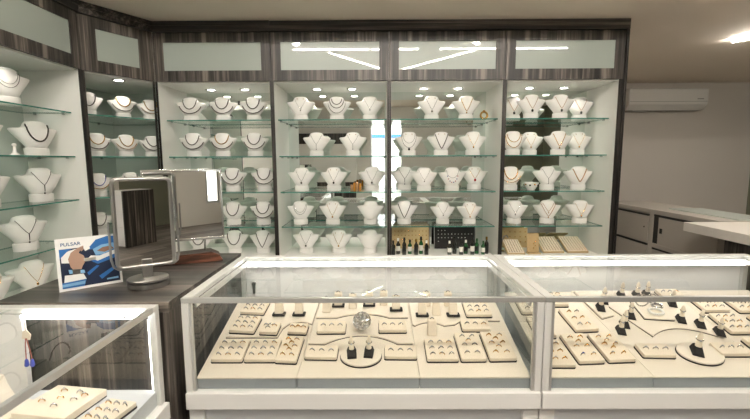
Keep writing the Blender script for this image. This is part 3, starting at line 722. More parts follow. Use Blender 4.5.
# ------------------------------------------------------------------ showcases
YF, YK, ZL, ZT = 1.4485, 2.135, .632, 1.0
def showcase(x0, x1, label):
    r = thing('jewelry_showcase', label, 'showcase', ((x0 + x1) / 2, (YF + YK) / 2, 0), group='glass showcases of the front counter')
    ox, oy = r.location.x, r.location.y; X0, X1, F, K = x0 - ox, x1 - ox, YF - oy, YK - oy
    p = .026
    # base
    b = MB().box(X0 + .012, X1 - .012, F + .03, K - .01, .06, .5665); b.box(X0 + .03, X1 - .03, F + .06, K - .03, 0, .06)
    b.build('base_cabinet', M['palegrey'], r, smooth=False)
    b = MB().box(X0 + .002, X0 + .06, F + .012, F + .03, .06, .5665).box(X1 - .06, X1 - .002, F + .012, F + .03, .06, .5665).box(X0 + .06, X1 - .06, F + .012, F + .03, .06, .11)
    b.build('base_stile', M['white'], r, bevel=.002)
    MB().box(X0 - .006 + .008, X1 - .002, F - .012, K, .567, ZL).build('ledge', M['white'], r, bevel=.003)
    # posts
    for px, py in ((X0 + .001, F), (X1 - p - .001, F), (X0 + .001, K - p), (X1 - p - .001, K - p)):
        MB().box(px, px + p, py, py + p, ZL + .0003, ZT - .0205).build('post', M['alu_white'], r, bevel=.002)
    for px in (X0 + p + .0015, X1 - p - .0115): MB().box(px, px + .010, F + .003, F + .016, ZL + .0005, ZT - .0205).build('glazing_channel', M['alu'], r)
    rl = MB().box(X0 + .001, X0 + .036, F + .016, K, ZT - .02, ZT).box(X1 - .036, X1 - .001, F + .016, K, ZT - .02, ZT).box(X0 + .036, X1 - .036, K - .04, K, ZT - .02, ZT)
    rl.build('top_frame', M['alu_white'], r, bevel=.002)
    MB().box(X0 + .001, X1 - .001, F, F + .0155, ZT - .02, ZT).build('front_rail', M['alu'], r, bevel=.002)
    MB().box(X0 + .0365, X1 - .0365, F + .016, K - .0405, ZT - .009, ZT - .003).build('top_glass', M['glass'], r, smooth=False)
    MB().box(X0 + p + .012, X1 - p - .012, F + .006, F + .012, ZL + .001, ZT - .0205).build('front_glass', M['glass'], r, smooth=False)
    for px in (X0 + .008, X1 - .014):
        MB().box(px, px + .006, F + p + .001, K - p - .001, ZL + .001, ZT - .0205).build('side_glass', M['glass'], r, smooth=False)
    xm = (X0 + X1) / 2 - .03
    MB().box(X0 + p + .003, xm + .03, K - .024, K - .016, ZL + .001, ZT - .0205).build('sliding_door', M['white_gloss'], r, smooth=False)
    d = MB().box(xm - .01, X1 - p - .003, K - .013, K - .005, ZL + .001, ZT - .0205)
    d.build('sliding_door', M['white_gloss'], r, smooth=False)
    MB().box(xm + .0305, xm + .0605, K - .026, K - .0135, ZL + .001, ZT - .0205).build('mullion', M['white'], r, smooth=False)
    lk = MB().cyl((X0 + .07, K - .0245, .852), (X0 + .07, K - .036, .852), .011, n=16).box(X0 + .064, X0 + .076, K - .034, K - .0245, .80, .845)
    lk.build('door_lock', M['nickel'], r)
    MB().box(X0 + .047, X1 - .047, K - .0640, K - .0560, ZT - .046, ZT - .0210).build('led_strip', M['led'], r, smooth=False)
    MB().box(X0 + .047, X1 - .047, K - .0555, K - .0410, ZT - .0480, ZT - .0205).build('led_shield', M['alu_white'], r, smooth=False)  # added lip that keeps the strip's light off the sliding doors
    for sx in (X0 + .038, X1 - .046):
        sm = MB().box(sx, sx + .008, F + .03, K - .067, ZT - .045, ZT - .021)
        o = sm.build('side_channel', M['alu_white'], r)
        q = MB()
        for yy in (.3, .72): q.cyl((sx - .0005, F + .686 * yy, ZT - .033), (sx + .0085, F + .686 * yy, ZT - .033), .004, n=10)
        q.build('screw', M['nickel'], o)
    return r
showcase(-.7285, .6165, 'middle white framed glass jewelry showcase holding cream ring pads')
showcase(.6175, 1.962, 'right white framed glass jewelry showcase with ring fingers and bracelets')

# left showcase, running towards the camera side
LX0, LX1, LY0, LY1 = -1.36, -.775, -.35, 1.388
r = thing('jewelry_showcase', 'left white framed glass showcase in the lower left foreground', 'showcase', ((LX0 + LX1) / 2, (LY0 + LY1) / 2, 0), group='glass showcases of the front counter')
ox, oy = r.location.x, r.location.y; X0, X1, Y0, Y1 = LX0 - ox, LX1 - ox, LY0 - oy, LY1 - oy; p = .026
MB().box(X0 + .01, X1 - .03, Y0 + .012, Y1 - .012, .06, .5665).box(X0 + .03, X1 - .06, Y0 + .03, Y1 - .03, 0, .06).build('base_cabinet', M['palegrey'], r, smooth=False)
MB().box(X0, X1 + .016, Y0, Y1, .567, ZL).build('ledge', M['white'], r, bevel=.003)
for px, py in ((X0, Y0), (X1 - p, Y0), (X0, Y1 - p), (X1 - p, Y1 - p)):
    MB().box(px, px + p, py, py + p, ZL + .0003, ZT - .0205).build('post', M['alu_white'], r, bevel=.002)
MB().box(X0, X0 + .04, Y0, Y1 - .036, ZT - .02, ZT).box(X0, X1, Y1 - .0355, Y1, ZT - .02, ZT).box(X0 + .04, X1 - .016, Y0, Y0 + .036, ZT - .02, ZT).build('top_frame', M['alu_white'], r, bevel=.002)
MB().box(X1 - .0155, X1, Y0, Y1 - .036, ZT - .02, ZT).build('front_rail', M['alu'], r, bevel=.002)
MB().box(X0 + .0405, X1 - .016, Y0 + .0365, Y1 - .036, ZT - .009, ZT - .003).build('top_glass', M['glass'], r, smooth=False)
MB().box(X1 - .013, X1 - .007, Y0 + p + .001, Y1 - p - .001, ZL + .001, ZT - .0205).build('front_glass', M['glass'], r, smooth=False)
MB().box(X0 + p + .001, X1 - p - .001, Y1 - .014, Y1 - .008, ZL + .001, ZT - .0205).build('laminate_end', M['lam_v'], r, smooth=False)
MB().box(X0 + p + .001, X1 - p - .001, Y0 + .008, Y0 + .014, ZL + .001, ZT - .0205).build('side_glass', M['glass'], r, smooth=False)
MB().box(X0 + .006, X0 + .014, Y0 + p + .001, Y1 - p - .001, ZL + .001, ZT - .0205).build('sliding_door', M['white_gloss'], r, smooth=False)
MB().box(X0 + .04, X0 + .13, Y1 - .045, Y1 - .0265, .6895, ZT - .0215).build('inner_pillar', M['white'], r, smooth=False)
MB().box(X0 + .02, X1 - .016, Y0 + .03, Y1 - .0165, ZL + .0005, .687).build('case_floor', M['palegrey'], r, smooth=False)
o = MB().box(X0 + .135, X1 - .035, Y1 - .050, Y1 - .040, ZT - .034, ZT - .0210).build('led_strip', M['led_end'], r, smooth=False)
q = MB()
for sx in (-.26, .2): q.cyl((sx + .0, Y1 - .0520, ZT - .028), (sx, Y1 - .0502, ZT - .028), .005, n=10)
q.build('screw', M['nickel'], o)
MB().box(X1 - .0290, X1 - .0265, Y1 - .026, Y1 - .017, .690, ZT - .047).build('led_strip', M['led'], r, smooth=False)

# ------------------------------------------------------------------ display platforms inside the showcases
TH = R(14.5); CT, SN = math.cos(TH), math.sin(TH); YD, ZD = 1.48, .682
def dw(x, s, h=0): return Vector((x, YD + s * CT - h * SN, ZD + s * SN + h * CT))
ROTD = lambda rz=0: Matrix.Rotation(TH, 3, 'X').to_4x4().to_3x3() @ Matrix.Rotation(rz, 3, 'Z')
def erot(rz=0): return tuple((Matrix.Rotation(TH, 3, 'X') @ Matrix.Rotation(rz, 3, 'Z')).to_euler())
def platform(label, xl0, xl1, xr0, xr1, s1, cat='display platform'):
    """sloped cream panel; left and right edges run from (xl0,0) to (xl1,s1) and (xr0,0) to (xr1,s1)"""
    cx = (xl0 + xr0) / 2
    r = thing('display_platform', label, cat, dw(cx, 0, -.0072), erot())
    MB().prism([(xl0 - cx, -.013), (xr0 - cx, -.013), (xr1 - cx, s1), (xl1 - cx, s1)], .0007, .0072).build('top_panel', M['cream2'], r, bevel=.0015)
    # riser below, expressed in the tilted frame so that its foot lies on the ledge
    q = MB(); f = lambda x, y, z: tuple(Matrix.Rotation(-TH, 3, 'X') @ Vector((x, y, z)))
    zb = -(ZD - .0072 * CT - ZL - .0008); yb = s1 * CT
    a = [(xl0 - cx + .001, -.011, zb), (xr0 - cx - .001, -.011, zb), (xr1 - cx - .004, yb - .02, zb), (xl1 - cx + .004, yb - .02, zb)]
    t = [(xl0 - cx + .001, -.011, -.011 * math.tan(TH) - .0002), (xr0 - cx - .001, -.011, -.011 * math.tan(TH) - .0002), (xr1 - cx - .004, yb - .02, (yb - .02) * math.tan(TH) - .0002), (xl1 - cx + .004, yb - .02, (yb - .02) * math.tan(TH) - .0002)]
    q.add([f(*p) for p in a + t], [(3, 2, 1, 0), (4, 5, 6, 7), (0, 1, 5, 4), (1, 2, 6, 5), (2, 3, 7, 6), (3, 0, 4, 7)])
    q.build('riser', M['grey'], r, smooth=False)
    return r, cx
def tier(parent, cx, poly, h0, th=.010):
    """raised board with a dark foot, part of its platform; poly in platform (x, s)"""
    P = [(x - cx, s) for x, s in poly]; b = .0072
    MB().prism(P, b + h0 + .0002, b + h0 + .0035).build('tier_foot', M['suede'], parent, smooth=False)
    MB().prism(P, b + h0 + .0037, b + h0 + th).build('tier_board', M['cream2'], parent, smooth=False)
def arc(x0, s0, xm, sm, x1, s1, n=16):
    P = []
    for i in range(n + 1):
        t = i / n; P.append(((1 - t) * x0 + t * x1, s0 + (sm - s0) * (1 - (2 * t - 1) ** 2)))
    return P
HT = .0102
# middle showcase: three panels
pl, c0 = platform('left sloped cream platform panel inside the middle showcase', -.694, -.694, -.3115, -.2865, .50)
tier(pl, c0, [(-.66, .215), (-.435, .215), (-.425, .275)] + arc(-.405, .305, -.345, .322, -.298, .285, 10) + [(-.288, .49), (-.66, .49)], 0)
pm, c1 = platform('central sloped cream platform panel with arched tiers, middle showcase', -.3105, -.2855, .1605, .149, .50)
tier(pm, c1, arc(-.225, .170, -.07, .226, .085, .170, 18) + [(.148, .170), (.146, .49), (-.280, .49), (-.293, .170)], 0)
tier(pm, c1, arc(-.19, .338, -.07, .368, .055, .338, 18) + [(.140, .338), (.139, .485), (-.274, .485), (-.283, .338)], .0102)
pr, c2 = platform('right sloped cream platform panel inside the middle showcase', .1615, .150, .583, .583, .50)
tier(pr, c2, [(.158, .300)] + arc(.168, .292, .225, .318, .30, .285, 10) + [(.35, .300), (.38, .325), (.56, .325), (.56, .49), (.155, .49)], 0)
# right showcase: three panels
ql, c3 = platform('left sloped cream platform panel inside the right showcase', .651, .651, 1.052, 1.000, .575)
qm, c4 = platform('central sloped cream platform panel under the bracelets, right showcase', 1.053, 1.001, 1.515, 1.515, .585)
tier(qm, c4, arc(1.19, .215, 1.33, .27, 1.47, .215, 18) + [(1.50, .235), (1.50, .57), (1.155, .57), (1.155, .53), (1.115, .44)], 0, .008)
tier(qm, c4, [(1.035, .340), (1.10, .362), (1.10, .40), (1.14, .52), (1.14, .565), (1.005, .565)], .0, .012)
qr, c5 = platform('right sloped cream platform panel under pads, right showcase', 1.516, 1.516, 1.915, 1.915, .585)

# ------------------------------------------------------------------ ring pads and rings
def ring_maker(metal, stone, s=1.):
    def fn():
        m = MB()
        m.tube([(.0100 * math.cos(t), 0, .0095 * math.sin(t) - .0005) for t in [PI * k / 10 for k in range(11)]], [.0016 + .0008 * math.sin(PI * k / 10) for k in range(11)], 6)
        m.ball((0, 0, .0112), .0036, 8, 5, mi=1, sz=(1.2, 1, .8))
        m.ball((-.0063, 0, .0082), .0021, 6, 4, mi=1); m.ball((.0063, 0, .0082), .0021, 6, 4, mi=1)
        return m.build('ring', [M[metal], M[stone]])
    return Maker(fn)
RING = {'silver': ring_maker('silver', 'stone'), 'gold': ring_maker('gold', 'gold'), 'goldstone': ring_maker('gold', 'stone'), 'bluestone': ring_maker('silver', 'blue'), 'dark': ring_maker('oxid', 'stone')}
LAY = {'9': [(-1, 1), (0, 1), (1, 1), (-1, 0), (0, 0), (1, 0), (-1, -1), (0, -1), (1, -1)],
       '3': [(-1, 0), (0, 0), (1, 0)], '4': [(-.8, .5), (0, .6), (.8, .5), (-.3, -.5)],
       '8': [(-.7, 1.05), (.7, 1.05), (0, .62), (-.7, .15), (.7, .15), (0, -.3), (-.7, -.95), (.7, -.95)],
       '7': [(-.7, 1.05), (.7, 1.05), (0, .55), (-.7, .0), (.7, .0), (-.7, -.95), (.7, -.95)],
       '6': [(-.6, 1), (.6, 1), (-.6, 0), (.6, 0), (-.6, -1), (.6, -1)]}
ROWN = {1: ['in the row'], 2: ['back row', 'front row'], 3: ['back row', 'middle row', 'front row'], 4: ['back row', 'second row', 'third row', 'front row'], 5: ['back row', 'second row', 'middle row', 'fourth row', 'front row']}
def ring_pad(short, label, loc, rot, w, d, lay, tone, case):
    """pad: dark foot + cream cushion, then its rings as things of their own"""
    r = thing('ring_pad', label, 'ring pad', loc, rot, f'ring pads in the {case} showcase')
    MB().prism(rrect(w + .003, d + .003, .007, 3), 0, .0048).build('pad_foot', M['suede'], r, smooth=False)
    MB().prism(rrect(w, d, .006, 3), .0050, .0200).build('cushion', M['cream'], r, bevel=.002)
    T = Matrix.Translation(loc) @ Matrix((r.rotation_euler.to_matrix())).to_4x4()
    P = LAY[lay]; rows = sorted({v for _, v in P}, reverse=True)
    if lay in '78': groups = None
    for i, (u, v) in enumerate(P):
        row = [q for q in P if q[1] == v]; ri = rows.index(v); ci = sorted(q[0] for q in row).index(u)
        pos = {1: 'centre', 2: ['left', 'right'], 3: ['left', 'centre', 'right']}[len(row)]
        pos = pos if isinstance(pos, str) else pos[ci]
        kx = .30 if lay in '93' else .30
        p = T @ Vector((u * w * kx, v * d * (.29 if lay in '96' else .31 if lay in '78' else .24), .0206))
        t = tone if isinstance(tone, str) else tone[i % len(tone)]
        nm = 'silver' if t in ('silver', 'dark') else 'gold' if t in ('gold', 'goldstone') else 'blue-stoned'
        rowt = f'{ROWN[len(rows)][ri]}, ' if len(rows) > 1 else ''
        e = (r.rotation_euler.to_matrix() @ Matrix.Rotation(random.uniform(-.25, .25), 3, 'Z')).to_euler()
        RING[t](f'{nm} ring {rowt}{pos}, on the {short}', 'ring', p, e, f'rings on the {short}')
def dpad(short, label, x, s, w, d, lay, tone, case, h=0., rz=0.):
    ring_pad(short, label, dw(x, s, h + .0005), erot(R(rz)), w, d, lay, tone, case)
S2 = ['silver', 'silver', 'goldstone', 'silver', 'dark']
G2 = ['gold', 'goldstone', 'gold']
mc = 'middle'
dpad('nine-ring pad, front left corner, middle showcase', 'square nine-ring cream pad in front left corner of middle showcase', -.605, .126, .126, .124, '9', S2, mc)
dpad('second front nine-ring pad from left, middle showcase', 'square nine-ring cream pad, second from left in front row, middle showcase', -.472, .126, .126, .124, '9', S2, mc)
dpad('long eight-ring pad, left panel, middle showcase', 'long eight-ring cream pad, third from left in front row, middle showcase', -.363, .132, .086, .150, '8', G2, mc, rz=-3)
dpad('small three-ring pad above long left pad', 'small three-ring pad behind the long left eight-ring pad, middle showcase', -.350, .252, .082, .062, '3', ['goldstone', 'gold'], mc, h=HT, rz=-3)
dpad('nine-ring pad, second row far left, middle showcase', 'nine-ring cream pad behind the front left corner pad, middle showcase', -.592, .285, .112, .110, '9', S2, mc, h=HT, rz=-4)
dpad('nine-ring pad, back left corner, middle showcase', 'nine-ring cream pad in back left corner of middle showcase', -.585, .415, .112, .100, '9', S2, mc, h=HT, rz=-4)
dpad('four-ring pad, left panel, middle showcase', 'small four-ring cream pad left of the small three-ring pad, middle showcase', -.475, .255, .078, .070, '4', S2, mc, h=HT, rz=-4)
dpad('three-ring bar left of round stand', 'low three-ring cream bar pad left of the round disc stand', -.229, .112, .130, .070, '3', 'silver', mc, rz=-2)
dpad('three-ring bar right of round stand', 'low three-ring cream bar pad right of the round disc stand', .093, .112, .130, .068, '3', 'silver', mc, rz=-1)
dpad('three-ring bar left of crystal', 'low three-ring cream bar pad left of the crystal diamond', -.203, .262, .124, .072, '3', 'silver', mc, h=HT)
dpad('three-ring bar right of crystal', 'low three-ring cream bar pad right of the crystal diamond', .066, .266, .122, .070, '3', 'silver', mc, h=HT)
dpad('front nine-ring pad, right panel, middle showcase', 'square nine-ring cream pad in front row, right panel of middle showcase', .260, .125, .125, .122, '9', S2, mc)
dpad('long seven-ring pad, right panel, middle showcase', 'long seven-ring cream pad beside the right panel nine-ring pad', .382, .145, .100, .162, '7', S2, mc, rz=1)
dpad('long eight-ring pad, right panel, middle showcase', 'long eight-ring cream pad in front right corner of middle showcase', .500, .150, .108, .168, '8', ['gold', 'goldstone'], mc, rz=1)
dpad('three-ring bar, right panel, middle showcase', 'low three-ring cream bar pad behind the long right panel pads', .437, .284, .124, .068, '3', S2, mc, rz=-1)
dpad('nine-ring pad, back right corner, middle showcase', 'nine-ring cream pad in back right corner of middle showcase', .470, .400, .118, .118, '9', S2, mc, h=HT)
rc = 'right'
dpad('long six-ring pad at left end, right showcase', 'long six-ring cream pad in front left corner of right showcase', .722, .105, .102, .150, '6', G2, rc)
dpad('long seven-ring pad near left end, right showcase', 'long seven-ring cream pad, second from left in front row, right showcase', .842, .135, .104, .168, '7', ['goldstone', 'gold', 'gold', 'goldstone', 'gold', 'bluestone'], rc, rz=3)
dpad('long eight-ring pad, left panel, right showcase', 'long eight-ring cream pad, third from left in front row, right showcase', .965, .140, .110, .164, '8', ['goldstone', 'gold'], rc, rz=3)
dpad('six-ring pad, second row, right showcase', 'six-ring cream pad behind the long seven-ring pad, right showcase', .915, .325, .104, .160, '6', ['gold', 'silver', 'goldstone'], rc, rz=5)
dpad('six-ring pad by left glass, right showcase', 'six-ring cream pad beside the left glass, second row of right showcase', .728, .275, .084, .140, '6', S2, rc)
dpad('six-ring pad, back left corner, right showcase', 'six-ring cream pad in back left corner of right showcase', .728, .440, .100, .130, '6', S2, rc)
dpad('back nine-ring pad, left panel, right showcase', 'nine-ring cream pad in back row, left panel of right showcase', .868, .490, .110, .110, '9', S2, rc)
dpad('three-ring bar left of oval stand', 'low three-ring cream bar pad left of the oval stand, right showcase', 1.135, .118, .130, .070, '3', 'silver', rc, rz=-2)
dpad('three-ring bar right of oval stand', 'low three-ring cream bar pad right of the oval stand, right showcase', 1.448, .125, .125, .070, '3', 'silver', rc)
dpad('six-ring pad, front right, right showcase', 'six-ring cream pad in the front row at right end, right showcase', 1.60, .12, .110, .140, '6', S2, rc)
dpad('nine-ring pad behind ring fingers, right showcase', 'nine-ring cream pad behind the row of three ring fingers', 1.590, .295, .110, .135, '9', ['silver', 'goldstone'], rc)
dpad('nine-ring pad, back right panel, right showcase', 'nine-ring cream pad in the back row right of the ring fingers', 1.600, .445, .118, .120, '9', S2, rc)
dpad('nine-ring pad, back right corner, right showcase', 'nine-ring cream pad in back right corner of right showcase', 1.760, .440, .118, .120, '9', S2, rc)
dpad('nine-ring pad, second row right end, right showcase', 'nine-ring cream pad in second row at right end, right showcase', 1.760, .285, .118, .125, '9', S2, rc)
dpad('three-ring bar at back, right showcase', 'low three-ring cream bar pad at the back centre, right showcase', 1.462, .525, .110, .060, '3', S2, rc, h=.0082)

# ring finger stands
def make_finger():
    r = empty('ring_finger_stand')
    MB().add([(-.020, -.034, 0), (.020, -.034, 0), (.021, .022, 0), (-.021, .022, 0), (-.013, -.029, .009), (.013, -.029, .009), (.014, .017, .024), (-.014, .017, .024)],
             [(3, 2, 1, 0), (4, 5, 6, 7), (0, 1, 5, 4), (1, 2, 6, 5), (2, 3, 7, 6), (3, 0, 4, 7)]).build('base', M['suede'], r, bevel=.003)
    rings = []
    for k in range(9):
        t = k / 8; rad = .0108 * (1 - .28 * t) * (1 if k < 7 else (.8 if k == 7 else .4)); z = .0235 + .052 * t; yy = .001 + .012 * t
        rings.append([(rad * math.cos(2 * PI * i / 14), yy + rad * .8 * math.sin(2 * PI * i / 14), z) for i in range(14)])
    MB().loft(rings).build('finger', M['cream'], r, ang=60)
    return r
finger = Maker(make_finger)
def make_finger_ring():
    m = MB().tube([(.0115 * math.cos(t), .0092 * math.sin(t), 0) for t in [2 * PI * k / 20 for k in range(20)]], .0016, 6, True)
    m.ball((0, -.0125, .001), .0042, 8, 5, mi=1); return m.build('ring', [M['silver'], M['stone']])
fring = Maker(make_finger_ring)
def put_finger(pos, x, s, h, rz=0., case='right', sc_=1.):
    p = dw(x, s, h + .0006); e = erot(R(rz))
    finger(f'cream ring finger on black foot, {pos}', 'ring stand', p, e, f'ring fingers in the {case} showcase', sc_)
    q = p + (Matrix.Rotation(TH, 3, 'X') @ Matrix.Rotation(R(rz), 3, 'Z')) @ Vector((0, .0075, .0495)) * sc_
    fring(f'silver ring on the finger stand, {pos}', 'ring', q, e, f'rings on ring fingers in the {case} showcase', sc_)
def disc(label, x, s, rx_, rs, h, rz=0):
    r = thing('round_stand', label, 'display stand', dw(x, s, h + .0005), erot(R(rz)))
    P = lambda a, b: [(a * math.cos(2 * PI * k / 40), b * math.sin(2 * PI * k / 40)) for k in range(40)]
    MB().prism(P(rx_ + .002, rs + .002), 0, .005).build('stand_foot', M['suede'], r)
    MB().prism(P(rx_, rs), .0052, .012).build('stand_top', M['cream2'], r, bevel=.0015)
disc('round cream disc stand with black rim under two ring fingers, middle showcase', -.068, .098, .083, .062, 0)
put_finger('left of two on the round disc, middle showcase', -.106, .104, .0126, 6, 'middle')
put_finger('right of two on the round disc, middle showcase', -.036, .108, .0126, -6, 'middle')
disc('oval cream stand with black rim under one ring finger, right showcase', 1.312, .108, .086, .066, 0)
put_finger('alone on the oval stand, right showcase', 1.300, .112, .0126, -25, sc_=1.1)
HR = .0122
for nm, x, s, h, rz in [('front of three left of the bracelets, right showcase', 1.075, .258, .0, -15), ('middle of three left of the bracelets, right showcase', 1.116, .302, .0, -15), ('back of three left of the bracelets, right showcase', 1.172, .356, .008, -15),
                        ('left of three right of the bracelets, right showcase', 1.384, .325, .0082, -20), ('middle of three right of the bracelets, right showcase', 1.444, .288, .0082, -20), ('right of three right of the bracelets, right showcase', 1.500 - .012, .235, .0082, -20),
                        ('front left on the back left tier, right showcase', 1.062, .412, HR, -15), ('behind left on the back left tier, right showcase', 1.106, .470, HR, -15),
                        ('leftmost of three in back row, right showcase', 1.222, .520, .0082, -15), ('middle of three in back row, right showcase', 1.300, .522, .0082, -15), ('right of three in back row, right showcase', 1.354, .528, .0082, -15),
                        ('single behind the bracelets, right showcase', 1.428, .450, .0082, -20)]:
    put_finger(nm, x, s, h, rz, sc_=.95)
# slanted single stands
def make_block(foot):
    def fn():
        r = empty('ring_block')
        b = .0
        if foot:
            MB().prism(rrect(.050, .034, .004, 3), 0, .006).build('foot', M['suede'], r); b = .0062
        MB().add([(-.016, -.011, b), (.016, -.011, b), (.016, .013, b), (-.016, .013, b), (-.015, -.004, .052), (.015, -.004, .052), (.015, .012, .058), (-.015, .012, .058)],
                 [(3, 2, 1, 0), (4, 5, 6, 7), (0, 1, 5, 4), (1, 2, 6, 5), (2, 3, 7, 6), (3, 0, 4, 7)]).build('block', M['cream'], r, bevel=.002)
        return r
    return Maker(fn)
BLK = {True: make_block(True), False: make_block(False)}
def put_block(pos, x, s, h, foot, sc_=1.18, rg=True):
    p = dw(x, s, h + .0006)
    BLK[foot](f'upright ring block{", black foot" if foot else ""}, {pos}', 'ring stand', p, (0, 0, 0), 'upright ring blocks in the middle showcase', sc_)
    if rg:
        q = p + Vector((0, .0040, .0565)) * sc_
        RING['dark'](f'ring atop the upright block, {pos}', 'ring', q, (R(20), 0, 0), 'rings on upright blocks', .8)
H2 = .0204
for nm, x, s, h, ft in [('left of two on left panel', -.462, .372, HT, True), ('right of two on left panel', -.368, .372, HT, True),
                        ('first from left in back row, central panel', -.240, .380, H2, False), ('second from left in back row, central panel', -.188, .425, H2, True), ('third from left in back row, central panel', -.118, .408, H2, False),
                        ('fourth from left in back row, central panel', -.040, .430, H2, True), ('fifth from left in back row, central panel', .030, .435, H2, False), ('last at right in back row, central panel', .088, .392, H2, True),
                        ('left of front trio, right panel', .208, .362, HT, True), ('middle of front trio, right panel', .274, .368, HT, False), ('right of front trio, right panel', .352, .362, HT, True),
                        ('left of back pair, right panel', .237, .440, HT, False), ('right of back pair, right panel', .340, .440, HT, False)]:
    put_block(nm + ', middle showcase', x, s, h, ft)
put_block('tall one left of right panel seam, middle showcase', .238, .236, 0, False, 1.25)
# crystal diamond on its point
P0 = dw(-.068, .276, HT + .0008)
m_ = MB(); rings = []
n = 16
for rr, zz, al, of in ((.0025, .0, 0, 0), (.022, .018, .10, .5), (.040, .0355, .0, 0), (.040, .0385, .0, 0), (.0325, .0465, .09, .5), (.0215, .0515, .05, 0)):
    rings.append([((rr * (1 + al * (-1) ** i)) * math.cos(2 * PI * (i + of) / n), (rr * (1 + al * (-1) ** i)) * math.sin(2 * PI * (i + of) / n), zz) for i in range(n)])
m_.loft(rings)
dm = m_.build('crystal_diamond', M['crystal'], smooth=False, loc=P0 + Vector((0, -.006, .028)))
dm.rotation_euler = (R(62), 0, 0)
tag(dm, 'large cut crystal diamond at centre of the middle showcase', 'ornament')
# bracelets on a pad
pr_ = thing('bracelet_pad', 'square cream pad with black edge carrying the bracelets, right showcase', 'display stand', dw(1.293, .395, .0087), erot(R(-6)))
MB().prism(rrect(.132, .150, .004, 2), 0, .004).build('pad_foot', M['suede'], pr_, smooth=False)
MB().prism(rrect(.130, .148, .004, 2), .0042, .010).build('cushion', M['cream2'], pr_, bevel=.001)
def bracelet(label, dx, ds, rad, hh, rr, mt, up):
    loc = dw(1.293 + dx, .395 + ds, .0192 + rr * 1.3)
    m = MB()
    if up: P = [(rad * math.cos(t), .35 * rad * math.sin(t) + 0, rad * .8 + rad * .8 * math.sin(t)) for t in [2 * PI * k / 24 for k in range(24)]]
    else: P = [(rad * math.cos(t), rad * .8 * math.sin(t), .0012 * math.sin(3 * t)) for t in [2 * PI * k / 24 for k in range(24)]]
    m.tube(P, rr * .5, 5, True)
    for p in P: m.ball(p, rr, 7, 5)
    o = m.build('bracelet', M[mt], loc=loc); o.rotation_euler = erot(); tag(o, label, 'bracelet', 'bracelets on the square pad')
bracelet('upright silver arched bracelet at back left of the square pad', -.034, .030, .032, 0, .0034, 'silver', True)
bracelet('pale beaded bracelet lying at front of the square pad', .000, -.030, .030, 0, .0065, 'bust', False)
bracelet('silver bracelet lying at right of the square pad', .034, .016, .022, 0, .0055, 'silver', False)
bracelet('upright silver bracelet at back right of the square pad', .030, .052, .024, 0, .0034, 'silver', True)

# left showcase contents
FZ = .6875
lc = 'left'
def fpad(short, label, x, y, w, d, lay, tone, rz, h=0., tx=0.):
    ring_pad(short, label, (x, y, FZ + h), (R(tx), 0, R(rz)), w, d, lay, tone, lc)
fpad('front right pad, left showcase', 'rectangular cream ring pad at right of the left showcase', -.868, 1.215, .108, .128, '9', ['goldstone', 'silver', 'silver'], -12)
bx = thing('ring_pad', 'thick cream seven-ring box pad left of the other in left showcase', 'ring pad', (-1.052, 1.262, FZ), (0, 0, R(-8)), 'ring pads in the left showcase')
MB().box(-.095, .095, -.082, .082, 0, .004).build('pad_foot', M['suede'], bx)
MB().box(-.096, .096, -.083, .083, .0042, .028).build('cushion', M['cream'], bx, bevel=.002)
for i, (u, v) in enumerate([(-.5, .8), (.35, .75), (-.15, .15), (.55, .1), (-.75, -.25), (.1, -.55), (.75, .55)]):
    q = Matrix.Translation((-1.052, 1.262, FZ)) @ Matrix.Rotation(R(-8), 4, 'Z') @ Vector((u * .075, v * .062, .0287))
    RING['goldstone' if i % 2 == 0 else 'silver'](f'ring number {ORD[i]} counted from back left on the thick box pad'.replace('number ', ''), 'ring', q, (0, 0, R(10)), 'rings on the thick box pad')
fpad('front left pad, left showcase', 'cream ring pad at the lower edge of left showcase, nearest', -1.02, 1.075, .150, .120, '9', S2, -10)
# cream curved ramp at far left
rp = thing('display_ramp', 'curved cream display ramp at far left inside left showcase', 'display stand', (-1.27, 1.20, FZ + .0004))
mm = MB(); prof = [(.10, 0), (.10, .006), (.06, .012), (.03, .030), (.012, .062), (.0, .098), (-.022, .102), (-.035, .098), (-.038, 0)]
mm.T = Matrix(((1, 0, 0, 0), (0, 0, 1, 0), (0, 1, 0, 0), (0, 0, 0, 1))); mm.prism(prof, -.13, .10); mm.build('ramp_body', M['cream2'], rp)
fpad('lowest left pad, left showcase', 'flat cream ring pad beside the curved ramp in left showcase', -1.115 - .06, 1.00, .10, .10, '4', S2, 0) if False else None
# hanging tassel tag
tg = thing('tassel_tag', 'cream tag with red cords and blue tassels hanging in left showcase', 'tag', (-1.196, 1.318, .905))
mm = MB(); mm.prism([(-.014, .0), (.012, -.004), (.018, .014), (.004, .032), (-.010, .026)], -.0012, .0012); mm.T = Matrix.Identity(4)
me_ = mm.v; mm.v = [(x, z, y) for x, y, z in me_]; mm.build('tag_card', M['cream'], tg, smooth=False)
for sx in (-.004, .012):
    c = MB().tube([(sx * .2, -.002, .002), (sx * .6, -.003, -.02), (sx, -.003, -.045), (sx * 1.2, -.003, -.07)], .0017, 6).build('cord', M['cord'], tg)
    MB().lathe([(.002, 0), (.005, -.004), (.0075, -.022), (.005, -.027), (.001, -.028)][::-1], (sx * 1.2, -.003, -.071), 12).build('tassel', M['fabric_blue'], c)
MB().tube([(0, 0, .03), (0, 0, .06)], .001, 5).build('loop', M['cord'], tg)

